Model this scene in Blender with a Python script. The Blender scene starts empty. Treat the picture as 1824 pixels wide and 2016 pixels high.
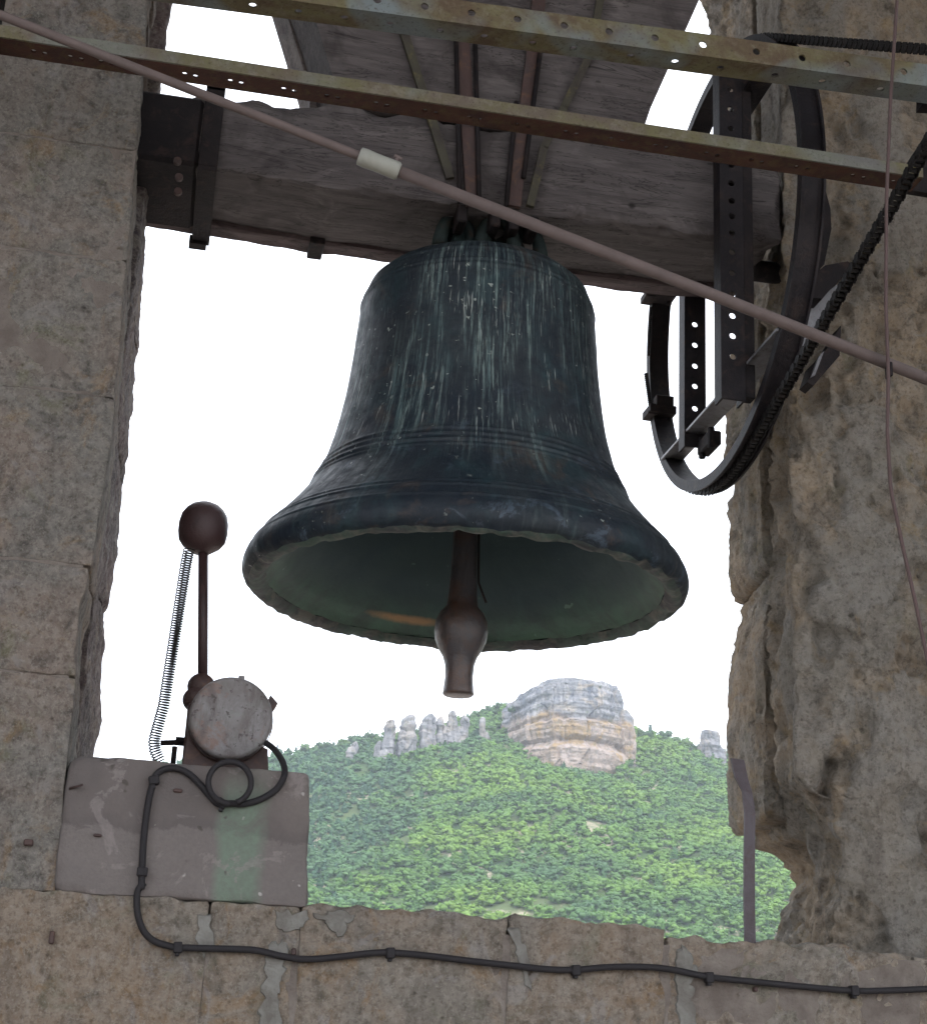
import bpy, math, random
import numpy as np
from math import sin, cos, pi, radians, atan2, sqrt, hypot
from mathutils import Vector, Matrix
random.seed(7); rng = np.random.default_rng(7)
S = bpy.context.scene
COL = S.collection

# ------------------------------------------------------------------ camera
FPX, W, H = 3200.0, 1824.0, 2016.0
PITCH, YAW, ROLL = radians(19.2), radians(10.3), radians(2.75)
EYE = np.array([0, 0, 1.6])
f_ = np.array([sin(YAW)*cos(PITCH), cos(YAW)*cos(PITCH), sin(PITCH)])
R0 = np.array([cos(YAW), -sin(YAW), 0.0]); U0 = np.cross(R0, f_)
R_ = cos(ROLL)*R0 + sin(ROLL)*U0; U_ = -sin(ROLL)*R0 + cos(ROLL)*U0
cam = bpy.data.cameras.new('camera'); camo = bpy.data.objects.new('camera', cam); COL.objects.link(camo)
cam.sensor_fit = 'HORIZONTAL'; cam.sensor_width = 36; cam.lens = 36*FPX/W
cam.clip_start = 0.05; cam.clip_end = 6000
m = Matrix([[R_[i], U_[i], -f_[i], EYE[i]] for i in range(3)] + [[0, 0, 0, 1]])
camo.matrix_world = m
S.camera = camo

# ------------------------------------------------------------------ sky and sun
SUN_EL, SUN_AZ = radians(48), radians(165)      # azimuth clockwise from +Y: behind the viewer, to the right
SKY_STRENGTH, SUN_STRENGTH, EXPOSURE = 0.145, 1.0, 1.45
world = bpy.data.worlds.new('World'); S.world = world; world.use_nodes = True
nt = world.node_tree; nt.nodes.clear()
sky = nt.nodes.new('ShaderNodeTexSky'); sky.sky_type = 'NISHITA'; sky.sun_disc = False
sky.sun_elevation = SUN_EL; sky.sun_rotation = SUN_AZ; sky.air_density = 1.0; sky.dust_density = 2.0
mx = nt.nodes.new('ShaderNodeMixRGB'); mx.inputs[0].default_value = 0.72
mx.inputs[2].default_value = (9.6, 9.9, 10.4, 1)          # thin bright cloud cover
nt.links.new(sky.outputs[0], mx.inputs[1])
bg = nt.nodes.new('ShaderNodeBackground'); bg.inputs[1].default_value = SKY_STRENGTH
nt.links.new(mx.outputs[0], bg.inputs[0])
wo = nt.nodes.new('ShaderNodeOutputWorld'); nt.links.new(bg.outputs[0], wo.inputs[0])
sl = bpy.data.lights.new('sun', 'SUN'); sl.energy = SUN_STRENGTH; sl.angle = radians(25); sl.color = (1.0, 0.955, 0.88)
so = bpy.data.objects.new('sun', sl); COL.objects.link(so)
sdir = Vector((sin(SUN_AZ)*cos(SUN_EL), cos(SUN_AZ)*cos(SUN_EL), sin(SUN_EL)))
so.rotation_euler = sdir.to_track_quat('Z', 'Y').to_euler(); so.location = (0, -20, 30)
S.view_settings.view_transform = 'Standard'
try: S.view_settings.look = 'None'
except Exception: pass
S.view_settings.exposure = EXPOSURE; S.view_settings.gamma = 1; S.view_settings.use_curve_mapping = False
S.render.engine = 'CYCLES'
S.cycles.use_denoising = True
S.cycles.max_bounces = 8; S.cycles.diffuse_bounces = 5; S.cycles.volume_bounces = 0
S.cycles.caustics_reflective = False; S.cycles.caustics_refractive = False
S.cycles.sample_clamp_indirect = 4

# ------------------------------------------------------------------ measuring helpers (a sight line meets a plane of the place)
def ray(px, py): return f_ + R_*(px-W/2)/FPX - U_*(py-H/2)/FPX
def atY(px, py, Y): d = ray(px, py); return EYE + d*(Y/d[1])
def atX(px, py, X): d = ray(px, py); return EYE + d*(X/d[0])

# ------------------------------------------------------------------ numpy noise
_g = np.random.default_rng(3).normal(size=(4096, 3)); _g /= np.linalg.norm(_g, axis=1)[:, None]
def perlin(P):
    P = np.asarray(P, float); i = np.floor(P).astype(np.int64); f = P - i; u = f*f*f*(f*(f*6-15)+10)
    def g(dx, dy, dz):
        h = ((i[:, 0]+dx)*73856093 ^ (i[:, 1]+dy)*19349663 ^ (i[:, 2]+dz)*83492791) & 4095
        return (_g[h]*(f-np.array([dx, dy, dz]))).sum(1)
    def L(a, b, t): return a + (b-a)*t
    x00 = L(g(0,0,0), g(1,0,0), u[:,0]); x10 = L(g(0,1,0), g(1,1,0), u[:,0])
    x01 = L(g(0,0,1), g(1,0,1), u[:,0]); x11 = L(g(0,1,1), g(1,1,1), u[:,0])
    return L(L(x00, x10, u[:,1]), L(x01, x11, u[:,1]), u[:,2])*1.5
def fbm(P, s, o=4, seed=0.0, rough=.5):
    P = np.asarray(P, float)*s + seed; r = 0; a = 1; t = 0
    for k in range(o): r = r + a*perlin(P + 17.3*k); t += a; a *= rough; P = P*2.03
    return r/t
def cells(P, s, seed=0.0):
    """distance to the nearest scattered point (worley)"""
    P = np.asarray(P, float)*s + seed; i = np.floor(P).astype(np.int64); best = np.full(len(P), 9.0); idb = np.zeros(len(P))
    for dx in (-1,0,1):
        for dy in (-1,0,1):
            for dz in (-1,0,1):
                c = i + np.array([dx,dy,dz]); h = (c[:,0]*73856093 ^ c[:,1]*19349663 ^ c[:,2]*83492791)
                j = np.stack([((h >> k) & 255)/255.0 for k in (0, 5, 11)], 1)
                d = np.linalg.norm(c + j - P, axis=1); m_ = d < best
                best = np.where(m_, d, best); idb = np.where(m_, ((h >> 3) & 1023)/1023.0, idb)
    return best, idb

# ------------------------------------------------------------------ objects
def new_mesh(name, verts, faces, mat, smooth=False, attrs=None):
    me = bpy.data.meshes.new(name)
    if isinstance(faces, np.ndarray):
        n = faces.shape[1]; me.vertices.add(len(verts)); me.vertices.foreach_set('co', np.asarray(verts, np.float32).ravel())
        me.loops.add(faces.size); me.loops.foreach_set('vertex_index', faces.astype(np.int32).ravel())
        me.polygons.add(len(faces)); me.polygons.foreach_set('loop_start', np.arange(0, faces.size, n, dtype=np.int32))
        try: me.polygons.foreach_set('loop_total', np.full(len(faces), n, np.int32))
        except Exception: pass
        me.update(calc_edges=True); me.validate()
    else:
        me.from_pydata([tuple(map(float, v)) for v in verts], [], [tuple(f) for f in faces]); me.update()
    if smooth: me.polygons.foreach_set('use_smooth', [True]*len(me.polygons))
    if attrs:
        for k, v in attrs.items():
            if v.ndim == 1:
                a = me.attributes.new(k, 'FLOAT', 'POINT'); a.data.foreach_set('value', v.astype(np.float32))
            else:
                a = me.attributes.new(k, 'FLOAT_COLOR', 'POINT'); a.data.foreach_set('color', v.astype(np.float32).ravel())
    if mat is not None: me.materials.append(mat)
    return me
def wloc(o):
    v = np.zeros(3)
    while o is not None: v = v + np.array(o.location[:]); o = o.parent
    return v
def obj(name, geo, mat, parent=None, smooth=False, attrs=None, loc=None):
    """geo = (verts in world metres, faces); origin goes to loc or the geometry's base centre"""
    V = np.asarray(geo[0], float); F = geo[1]
    o = bpy.data.objects.new(name, None if False else new_mesh(name, V*0, F, mat, smooth, attrs)) if False else None
    if loc is None:
        lo, hi = V.min(0), V.max(0); loc = np.array([(lo[0]+hi[0])/2, (lo[1]+hi[1])/2, lo[2]])
    me = new_mesh(name, V-np.asarray(loc), F, mat, smooth, attrs)
    o = bpy.data.objects.new(name, me); COL.objects.link(o)
    o.location = np.asarray(loc) - (wloc(parent) if parent else 0)
    if parent: o.parent = parent
    return o
def thing(name, label, cat, loc, group=None):
    o = bpy.data.objects.new(name, None); COL.objects.link(o); o.location = loc
    o.empty_display_size = .1
    return tag(o, label, cat, group)
def tag(o, label, cat, group=None):
    o['label'] = label; o['category'] = cat
    if group: o['group'] = group
    return o
def kind(o, k): o['kind'] = k; return o

class Geo:
    """collects simple closed shapes into one vertex/face list"""
    def __init__(s): s.v = []; s.f = []; s.n = 0
    def add(s, V, F):
        V = np.asarray(V, float); s.v.append(V); s.f += [tuple(i+s.n for i in f) for f in F]; s.n += len(V); return s
    def out(s): return np.concatenate(s.v), s.f
    def box(s, x0, x1, y0, y1, z0, z1, ch=0.0, M=None):
        if ch <= 0:
            V = np.array([(x, y, z) for z in (z0, z1) for y in (y0, y1) for x in (x0, x1)])
            F = [(0,2,3,1), (4,5,7,6), (0,1,5,4), (2,6,7,3), (0,4,6,2), (1,3,7,5)]
        else:
            c = ch; V = []; idx = {}
            for sx in (0, 1):
                for sy in (0, 1):
                    for sz in (0, 1):
                        X = (x0, x1)[sx]; Y = (y0, y1)[sy]; Z = (z0, z1)[sz]; ix = c*(1-2*sx); iy = c*(1-2*sy); iz = c*(1-2*sz)
                        idx[sx,sy,sz,0] = len(V); V.append((X, Y+iy, Z+iz))
                        idx[sx,sy,sz,1] = len(V); V.append((X+ix, Y, Z+iz))
                        idx[sx,sy,sz,2] = len(V); V.append((X+ix, Y+iy, Z))
            q = lambda *k: tuple(idx[t] for t in k); F = []
            for a in (0, 1):
                F.append(q((a,0,0,0), (a,1,0,0), (a,1,1,0), (a,0,1,0))); F.append(q((0,a,0,1), (1,a,0,1), (1,a,1,1), (0,a,1,1)))
                F.append(q((0,0,a,2), (1,0,a,2), (1,1,a,2), (0,1,a,2)))
                for b in (0, 1):
                    F.append(q((a,b,0,0), (a,b,1,0), (a,b,1,1), (a,b,0,1)))
                    F.append(q((a,0,b,0), (a,1,b,0), (a,1,b,2), (a,0,b,2)))
                    F.append(q((0,a,b,1), (1,a,b,1), (1,a,b,2), (0,a,b,2)))
                    for d in (0, 1): F.append(q((a,b,d,0), (a,b,d,1), (a,b,d,2)))
            V = np.array(V)
        if M is not None: V = xf(V, M)
        return s.add(V, F)
    def tube(s, pts, r, n=8, closed=False, caps=True):
        P = np.asarray(pts, float); k = len(P); r = np.broadcast_to(np.asarray(r, float), (k,))
        T = np.gradient(P, axis=0) if not closed else np.roll(P, -1, 0)-np.roll(P, 1, 0)
        T /= np.linalg.norm(T, axis=1)[:, None]+1e-12
        up = np.array([0, 0, 1.0]) if abs(T[0, 2]) < .9 else np.array([1.0, 0, 0])
        N = np.cross(up, T[0]); N /= np.linalg.norm(N); V = []
        for i in range(k):
            N = N - T[i]*(N@T[i]); N /= np.linalg.norm(N); Bn = np.cross(T[i], N)
            for j in range(n): a = 2*pi*j/n; V.append(P[i]+r[i]*(cos(a)*N+sin(a)*Bn))
        F = []
        for i in range(k if closed else k-1):
            i2 = (i+1) % k
            for j in range(n): F.append((i*n+j, i*n+(j+1) % n, i2*n+(j+1) % n, i2*n+j))
        if caps and not closed: F.append(tuple(range(n))[::-1]); F.append(tuple(range((k-1)*n, k*n)))
        return s.add(V, F)
    def cyl(s, a, b, r, n=16, r2=None): return s.tube([a, b], [r, r if r2 is None else r2], n)
    def lathe(s, prof, c, axis='z', n=32, cap=True):
        V = []
        for (r, z) in prof:
            for j in range(n):
                a = 2*pi*j/n; p = (r*cos(a), r*sin(a), z)
                if axis == 'y': p = (r*cos(a), z, r*sin(a))
                if axis == 'x': p = (z, r*cos(a), r*sin(a))
                V.append(np.array(p)+c)
        F = [(i*n+j, i*n+(j+1) % n, (i+1)*n+(j+1) % n, (i+1)*n+j) for i in range(len(prof)-1) for j in range(n)]
        if cap: F.append(tuple(range(n))[::-1]); F.append(tuple(range((len(prof)-1)*n, len(prof)*n)))
        return s.add(V, F)
    def prism(s, poly, y0, y1):
        """outline in the XZ plane, given real thickness along Y"""
        k = len(poly); V = [(x, y0, z) for x, z in poly]+[(x, y1, z) for x, z in poly]
        return s.add(V, [tuple(range(k)), tuple(range(k, 2*k))[::-1]]+[(i, i+k, (i+1) % k+k, (i+1) % k) for i in range(k)])
def xf(V, M): V = np.asarray(V, float); A = np.array(M); return V@A[:3, :3].T + A[:3, 3]

def perforated(L, w, t, holes, r, M, n=12):
    """plate: length L along x, width w along z, thickness t along y, with real round holes at (x, z)"""
    V = []; F = []
    holes = sorted(holes); xs = [0.0]; c = r*1.7
    def rect(xa, xb):
        b = len(V)
        for y in (0, t):
            for x, z in ((xa, 0), (xb, 0), (xb, w), (xa, w)): V.append((x, y, z))
        F.extend([(b, b+1, b+2, b+3), (b+7, b+6, b+5, b+4), (b, b+4, b+5, b+1), (b+3, b+2, b+6, b+7)])
    cur = 0.0
    for hx, hz in holes:
        xa, xb = hx-c, hx+c
        if xa < cur-1e-6 or xb > L: continue
        if xa > cur: rect(cur, xa)
        cur = xb; b = len(V); inner = []; outer = []
        for k in range(n):
            a = 2*pi*(k+.5)/n; inner.append((hx+r*cos(a), hz+r*sin(a)))
            dx, dz = cos(a), sin(a); tt = min((c/abs(dx)) if dx else 9, ((w-hz) if dz > 0 else hz)/abs(dz))
            outer.append((hx+dx*tt, hz+dz*tt))
        for y in (0, t):
            for p in inner+outer: V.append((p[0], y, p[1]))
        cor = []
        for y in (0, t):
            for p in ((xa, 0), (xb, 0), (xb, w), (xa, w)): cor.append(len(V)); V.append((p[0], y, p[1]))
        q = 2*n
        for k in range(n):
            k2 = (k+1) % n
            F.append((b+k, b+n+k, b+n+k2, b+k2)); F.append((b+q+k, b+q+k2, b+q+n+k2, b+q+n+k)); F.append((b+k, b+k2, b+q+k2, b+q+k))
            # corner fill
            o1, o2 = outer[k], outer[k2]
            on = lambda p: ('x0' if abs(p[0]-xa) < 1e-6 else 'x1' if abs(p[0]-xb) < 1e-6 else '')+('z0' if abs(p[1]) < 1e-6 else 'z1' if abs(p[1]-w) < 1e-6 else '')
            s1, s2 = on(o1), on(o2)
            if s1 != s2 and len(s1) == 2 and len(s2) == 2:
                ss = s1+s2; ci = {('x0','z0'): 0, ('x1','z0'): 1, ('x1','z1'): 2, ('x0','z1'): 3}.get(('x0' if 'x0' in ss else 'x1', 'z0' if 'z0' in ss else 'z1'))
                F.append((b+n+k, cor[ci], b+n+k2)); F.append((b+q+n+k, b+q+n+k2, cor[4+ci]))
        F.append((cor[0], cor[4], cor[5], cor[1])); F.append((cor[3], cor[2], cor[6], cor[7]))
    if cur < L: rect(cur, L)
    b = len(V)
    for y in (0, t):
        for x, z in ((0, 0), (L, 0), (L, w), (0, w)): V.append((x, y, z))
    F.extend([(b, b+3, b+7, b+4), (b+1, b+5, b+6, b+2)])
    return xf(V, M), F

def rough_block(x0, x1, y0, y1, z0, z1, step=.014, amp=.006, rnd=.010, seed=0.0, edge=None, tops=None, s=7.0):
    """a stone: all six faces as grids, arrises worn round, faces uneven; edge(z) shifts the x1 face"""
    V = []; Fq = []; base = 0
    def face(o, u, v, nu, nv, flip):
        nonlocal base
        U, Vv = np.meshgrid(np.linspace(0, 1, nu+1), np.linspace(0, 1, nv+1), indexing='ij')
        P = o+U[..., None]*u+Vv[..., None]*v; V.append(P.reshape(-1, 3))
        I = np.arange((nu+1)*(nv+1)).reshape(nu+1, nv+1)+base; base += (nu+1)*(nv+1)
        q = np.stack([I[:-1, :-1], I[1:, :-1], I[1:, 1:], I[:-1, 1:]], -1).reshape(-1, 4)
        Fq.append(q[:, ::-1] if flip else q)
    dx, dy, dz = x1-x0, y1-y0, z1-z0
    nx, ny, nz = [max(2, int(round(d/step))) for d in (dx, dy, dz)]
    X, Y, Z = np.array([dx, 0, 0]), np.array([0, dy, 0]), np.array([0, 0, dz]); o = np.array([x0, y0, z0])
    face(o, X, Z, nx, nz, False); face(o+Y, X, Z, nx, nz, True)
    face(o, Y, Z, ny, nz, True); face(o+X, Y, Z, ny, nz, False)
    face(o, X, Y, nx, ny, True); face(o+Z, X, Y, nx, ny, False)
    V = np.concatenate(V); F = np.concatenate(Fq)
    c = np.array([(x0+x1)/2, (y0+y1)/2, (z0+z1)/2]); h = np.array([dx, dy, dz])/2
    d = V-c; jit = 1.1+2.6*fbm(V, 9, 3, seed+5)
    R = np.clip(rnd*jit, .001, None)[:, None]
    inner = np.clip(d, -(h-R), h-R); e = d-inner; l = np.linalg.norm(e, axis=1)[:, None]
    nrm = np.where(l > 1e-9, e/np.maximum(l, 1e-9), 0)
    P = c+inner+nrm*np.minimum(l, R)
    disp = fbm(V, s, 5, seed, .55)*amp*2 + fbm(V, 45, 2, seed+3)*amp*.35
    P = P+nrm*disp[:, None]
    if edge is not None:
        w = np.clip((V[:, 0]-(x1-.12))/.12, 0, 1); P[:, 0] += w*edge(V)
    if tops is not None:
        w = np.clip((V[:, 2]-(z1-.06))/.06, 0, 1); P[:, 2] += w*tops(V[:, 0])
    return P, F

# ------------------------------------------------------------------ materials
class NT:
    def __init__(s, name, rough=.85, spec=.25, metal=0.0):
        s.m = bpy.data.materials.new(name); s.m.use_nodes = True; s.t = s.m.node_tree; s.b = s.t.nodes['Principled BSDF']
        s.b.inputs['Roughness'].default_value = rough; s.b.inputs['Metallic'].default_value = metal
        s.b.inputs['Specular IOR Level'].default_value = spec
    def n(s, ty, **k):
        x = s.t.nodes.new(ty)
        for a, b in k.items(): setattr(x, a, b)
        return x
    def L(s, a, b): s.t.links.new(a, b)
    def pos(s, obj_space=False):
        if obj_space: return s.n('ShaderNodeTexCoord').outputs['Object']
        return s.n('ShaderNodeNewGeometry').outputs['Position']
    def scale(s, v, sc):
        x = s.n('ShaderNodeMapping'); s.L(v, x.inputs[0]); x.inputs['Scale'].default_value = sc; return x.outputs[0]
    def noise(s, v, sc, det=4, rough=.55, dist=0.0, off=0.0):
        if off:
            mm = s.n('ShaderNodeMapping'); s.L(v, mm.inputs[0]); mm.inputs['Location'].default_value = (off, off*.7, off*1.3); v = mm.outputs[0]
        x = s.n('ShaderNodeTexNoise'); s.L(v, x.inputs['Vector']); x.inputs['Scale'].default_value = sc
        x.inputs['Detail'].default_value = det; x.inputs['Roughness'].default_value = rough; x.inputs['Distortion'].default_value = dist
        return x.outputs[0]
    def vor(s, v, sc, feat='F1'):
        x = s.n('ShaderNodeTexVoronoi', feature=feat); s.L(v, x.inputs['Vector']); x.inputs['Scale'].default_value = sc; return x.outputs['Distance']
    def ramp(s, v, a, b, lo=0.0, hi=1.0):
        x = s.n('ShaderNodeMapRange'); x.clamp = True; s.L(v, x.inputs[0])
        for i, q in enumerate((a, b, lo, hi)): x.inputs[i+1].default_value = q
        return x.outputs[0]
    def mix(s, fac, a, b, mode='MIX'):
        x = s.n('ShaderNodeMixRGB', blend_type=mode)
        for i, q in enumerate((fac, a, b)):
            if isinstance(q, (int, float)): x.inputs[i].default_value = q if i == 0 else (q, q, q, 1)
            elif isinstance(q, tuple): x.inputs[i].default_value = (*q, 1)
            else: s.L(q, x.inputs[i])
        return x.outputs[0]
    def math(s, op, a, b=0.0):
        x = s.n('ShaderNodeMath', operation=op)
        for i, q in enumerate((a, b)):
            if isinstance(q, (int, float)): x.inputs[i].default_value = q
            else: s.L(q, x.inputs[i])
        return x.outputs[0]
    def attr(s, name):
        x = s.n('ShaderNodeAttribute'); x.attribute_name = name; return x
    def color(s, c):
        if isinstance(c, tuple): s.b.inputs['Base Color'].default_value = (*c, 1)
        else: s.L(c, s.b.inputs['Base Color'])
    def bump(s, h, dist=.01, st=1.0, prev=None):
        x = s.n('ShaderNodeBump'); x.inputs['Strength'].default_value = st; x.inputs['Distance'].default_value = dist
        s.L(h, x.inputs['Height'])
        if prev is not None: s.L(prev, x.inputs['Normal'])
        s.L(x.outputs[0], s.b.inputs['Normal']); return x.outputs[0]

def stone_material(name, tan, grey, dark, ochre, green, mort=(.30, .28, .27), mortar_attr=False, gritty=1.0, off=0.0, patina=0.0):
    k = NT(name, .93, .15); p = k.pos()
    big = k.noise(p, 3.2, 4, .62, .8, off); mid = k.noise(p, 11, 5, .65, 1.2, off+3); fine = k.noise(p, 40, 5, .7, 0, off+7)
    c = k.mix(k.ramp(big, .42, .58), tan, grey)
    c = k.mix(k.ramp(mid, .50, .66, 0, .8), c, dark)
    c = k.mix(k.ramp(k.noise(p, 7.3, 5, .7, 1.5, off+11), .55, .66, 0, .75), c, ochre)
    c = k.mix(k.ramp(k.noise(p, 6.5, 5, .72, 1.0, off+19), .57, .68, 0, .65), c, green)
    c = k.mix(k.ramp(k.noise(p, 5.7, 5, .65, 2.0, off+29), .57, .63, 0, .6), c, mort)
    if mortar_attr: c = k.mix(k.ramp(k.attr('mortar').outputs['Fac'], .3, .7, 0, .75), c, k.mix(k.ramp(k.noise(p, 8, 6, .75, .4, off+53), .42, .66), mort, (.24, .215, .175)))
    veins = k.math('ABSOLUTE', k.math('SUBTRACT', k.noise(p, 9, 5, .7, .5, off+41), .5))
    c = k.mix(k.math('MULTIPLY', k.ramp(veins, .0, .02, .35, 0), k.ramp(mid, .3, .5)), c, (.40, .36, .31))
    c = k.mix(k.ramp(k.noise(k.scale(p, (1, 1, .22)), 13, 5, .7, .5, off+61), .54, .70, 0, .5), c, (.12, .10, .09))
    # fine speckle and lichen crust
    c = k.mix(k.ramp(fine, .42, .60, .0, .50), c, k.mix(.55, c, (.50, .45, .39)))
    c = k.mix(k.ramp(k.noise(p, 62, 6, .8, 0, off+71), .50, .60, 0, .55), c, k.mix(1.0, c, (.45, .43, .42), 'MULTIPLY'))
    c = k.mix(k.ramp(k.noise(p, 105, 4, .75, 0, off+81), .56, .64, 0, .5), c, k.mix(.6, c, (.52, .48, .42)))
    c = k.mix(k.ramp(k.vor(p, 48), .05, .22, .6, 0), c, k.mix(1.0, c, (.4, .38, .36), 'MULTIPLY'))
    k.color(c)
    b0 = k.bump(k.ramp(k.vor(p, 17), .05, .38), .010*gritty, .5); b1 = k.bump(k.noise(p, 34, 9, .80, 0, off+4), .020*gritty, .85, b0)
    b2 = k.bump(k.ramp(k.vor(p, 60), .0, .3), .006*gritty, .6, b1)
    k.bump(k.noise(p, 95, 7, .85), .009*gritty, .8, b2)
    return k.m
M_PIER = stone_material('pier_stone', (.285, .23, .195), (.235, .22, .20), (.105, .092, .084), (.30, .205, .12), (.165, .165, .095), off=1)
M_RUB = stone_material('rubble_stone', (.44, .345, .25), (.32, .29, .25), (.16, .135, .105), (.42, .31, .18), (.27, .255, .165), mort=(.36, .34, .315), mortar_attr=True, gritty=2.3, off=5)
M_SILL = stone_material('sill_stone', (.29, .225, .17), (.235, .21, .18), (.125, .105, .085), (.28, .185, .105), (.18, .18, .125), gritty=.8, off=9)
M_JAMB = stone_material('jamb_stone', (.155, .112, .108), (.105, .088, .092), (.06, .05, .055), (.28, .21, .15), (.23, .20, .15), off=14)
def mortar_material():
    k = NT('old_mortar', .95, .1); p = k.pos()
    k.color(k.mix(k.ramp(k.noise(p, 14, 5, .7), .35, .65), (.19, .165, .145), (.12, .10, .088))); k.bump(k.noise(p, 60, 4, .7), .01, .8); return k.m
M_MORTAR = mortar_material()
def concrete_material():
    k = NT('cement_render', .9, .2); p = k.pos()
    c = k.mix(k.ramp(k.noise(p, 3.5, 4, .6, .5), .38, .62), (.140, .120, .112), (.104, .090, .086))
    sx = k.n('ShaderNodeSeparateXYZ'); k.L(p, sx.inputs[0])
    z = k.math('ADD', sx.outputs[2], k.math('MULTIPLY', k.noise(p, 10, 6, .72, .6), .11))
    low = k.ramp(z, 2.092, 2.098, 1, 0)                     # two lifts of cement, paler below the seam
    c = k.mix(k.math('MULTIPLY', low, .45), c, (.175, .155, .148))
    seam = k.math('MULTIPLY', k.ramp(z, 2.090, 2.097), k.ramp(z, 2.100, 2.125, 1, 0)); c = k.mix(k.math('MULTIPLY', seam, .45), c, (.08, .07, .07))
    # verdigris run below the striker
    gx = k.math('ADD', sx.outputs[0], k.math('MULTIPLY', k.noise(p, 9, 3), .05))
    g = k.math('MULTIPLY', k.ramp(gx, .155, .175), k.ramp(gx, .235, .262, 1, 0)); g = k.math('MULTIPLY', g, k.ramp(sx.outputs[2], 2.10, 2.16, 1, .15))
    c = k.mix(k.math('MULTIPLY', g, .6), c, (.13, .20, .145))
    c = k.mix(k.ramp(k.noise(p, 8, 5, .7, 1, 17), .56, .60, 0, .5), c, (.23, .20, .195))
    c = k.mix(k.ramp(k.noise(p, 14, 5, .75, 1, 27), .54, .70, 0, .6), c, (.11, .095, .09))
    c = k.mix(k.ramp(k.noise(p, 26, 2, .5), .70, .74, 0, .8), c, (.06, .05, .045))
    c = k.mix(k.ramp(k.noise(p, 34, 2, .5, 0, 5), .71, .75, 0, .7), c, (.42, .40, .38))
    c = k.mix(k.ramp(k.noise(p, 120, 3, .6), .35, .7, 0, .35), c, (.10, .09, .085))
    k.color(c); b = k.bump(k.noise(p, 12, 5, .6), .008, .6); k.bump(k.noise(p, 170, 3), .002, .6, b); return k.m
M_CEM = concrete_material()
def wood_material(name, a, b, dark, off=0.0, axis=(1.2, 9, 14)):
    k = NT(name, .85, .25); p = k.pos(); q = k.scale(p, axis)
    g = k.noise(q, 3, 6, .7, .8, off); g2 = k.noise(k.scale(p, (axis[0]*1.5, axis[1]*2.2, axis[2]*2.2)), 4, 5, .7, .6, off+2)
    c = k.mix(k.ramp(g, .38, .62), a, b)
    c = k.mix(k.ramp(g2, .58, .74, 0, .5), c, dark)
    c = k.mix(k.ramp(k.noise(p, 4.2, 5, .65, 1.2, off+5), .50, .68, 0, .75), c, dark)
    c = k.mix(k.ramp(k.noise(k.scale(p, (1, 1, 2)), 6, 5, .65, 1.2, off+15), .56, .70, 0, .6), c, tuple(min(1, x*1.5) for x in a))
    c = k.mix(k.ramp(k.vor(p, 6.5), .03, .08, .95, 0), c, (.02, .017, .016))     # knots and nail holes
    crk = k.math('ABSOLUTE', k.math('SUBTRACT', k.noise(k.scale(p, (.9, 5, 9)), 2.2, 5, .7, .8, off+33), .5)); c = k.mix(k.ramp(crk, 0, .012, .85, 0), c, (.018, .015, .015))
    k.color(c); h = k.bump(g2, .006, .7); k.bump(g, .008, .5, h); return k.m
M_WOOD = wood_material('weathered_oak', (.110, .097, .094), (.070, .060, .060), (.035, .029, .029))
M_WOODP = wood_material('sky_lit_oak', (.20, .172, .158), (.13, .108, .10), (.055, .04, .04), 4)  # weathered oak paled for the sky light on the rear block's side
M_LATH = wood_material('red_brown_edge_wood', (.11, .085, .085), (.065, .045, .045), (.03, .022, .022), 21)
M_WOODD = wood_material('shaded_oak', (.06, .05, .048), (.035, .028, .028), (.015, .012, .012), 8)  # shadow on the rear plank put into a darker oak
def bounce_floor_material():
    k = NT('pale_bounce_floor', .9, .2); p = k.pos(); k.color(k.mix(k.ramp(k.noise(p, 3, 5, .6), .35, .65), (.50, .47, .43), (.40, .37, .33))); k.bump(k.noise(p, 30, 4), .004, .5); return k.m  # unseen floor made this pale to bounce light up onto timber and bell
M_BOUNCE_FLOOR = bounce_floor_material()
M_PLANK = wood_material('floor_planks', (.13, .11, .09), (.09, .075, .06), (.04, .03, .03), 12)
def iron_material(name, a, b, c3, rough=.6, spec=.4, sc=9, f=(.45, .65)):
    k = NT(name, rough, spec); p = k.pos()
    c = k.mix(k.ramp(k.noise(p, sc, 5, .7, .4), *f), a, b)
    c = k.mix(k.ramp(k.noise(p, sc*2.7, 5, .7, .6, 7), .54, .68, 0, .8), c, c3)
    k.color(c); k.bump(k.noise(p, 90, 4, .7), .003, .7); return k.m
M_IRON = iron_material('black_painted_iron', (.013, .011, .012), (.022, .017, .017), (.04, .026, .022), .75, .15)
M_WHEEL = iron_material('dull_dark_steel', (.012, .010, .012), (.020, .016, .017), (.035, .024, .020), .65, .2)
M_STRAPM = iron_material('stained_strap_iron', (.055, .05, .036), (.035, .028, .026), (.12, .10, .045), .7, .25)
M_RUST = iron_material('dark_rusty_iron', (.055, .030, .026), (.035, .024, .023), (.11, .055, .03))
M_CLAP = iron_material('rubbed_clapper_iron', (.050, .046, .050), (.075, .040, .026), (.028, .022, .022), .38, .5, 7)
M_CROWN = iron_material('dark_green_bronze', (.012, .020, .020), (.020, .028, .026), (.035, .024, .018), .7, .2)
M_BALL = iron_material('brown_hammer_paint', (.045, .024, .024), (.055, .028, .028), (.035, .022, .022), .5)
M_STRAPG = iron_material('grey_flat_steel', (.075, .062, .070), (.055, .042, .046), (.06, .035, .032), .6)
M_CHORD = iron_material('worn_grey_steel', (.17, .17, .18), (.11, .105, .115), (.06, .045, .04), .5)
M_GREASE = iron_material('greasy_chain_steel', (.008, .007, .007), (.012, .010, .009), (.02, .014, .012), .6, .25)
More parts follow.
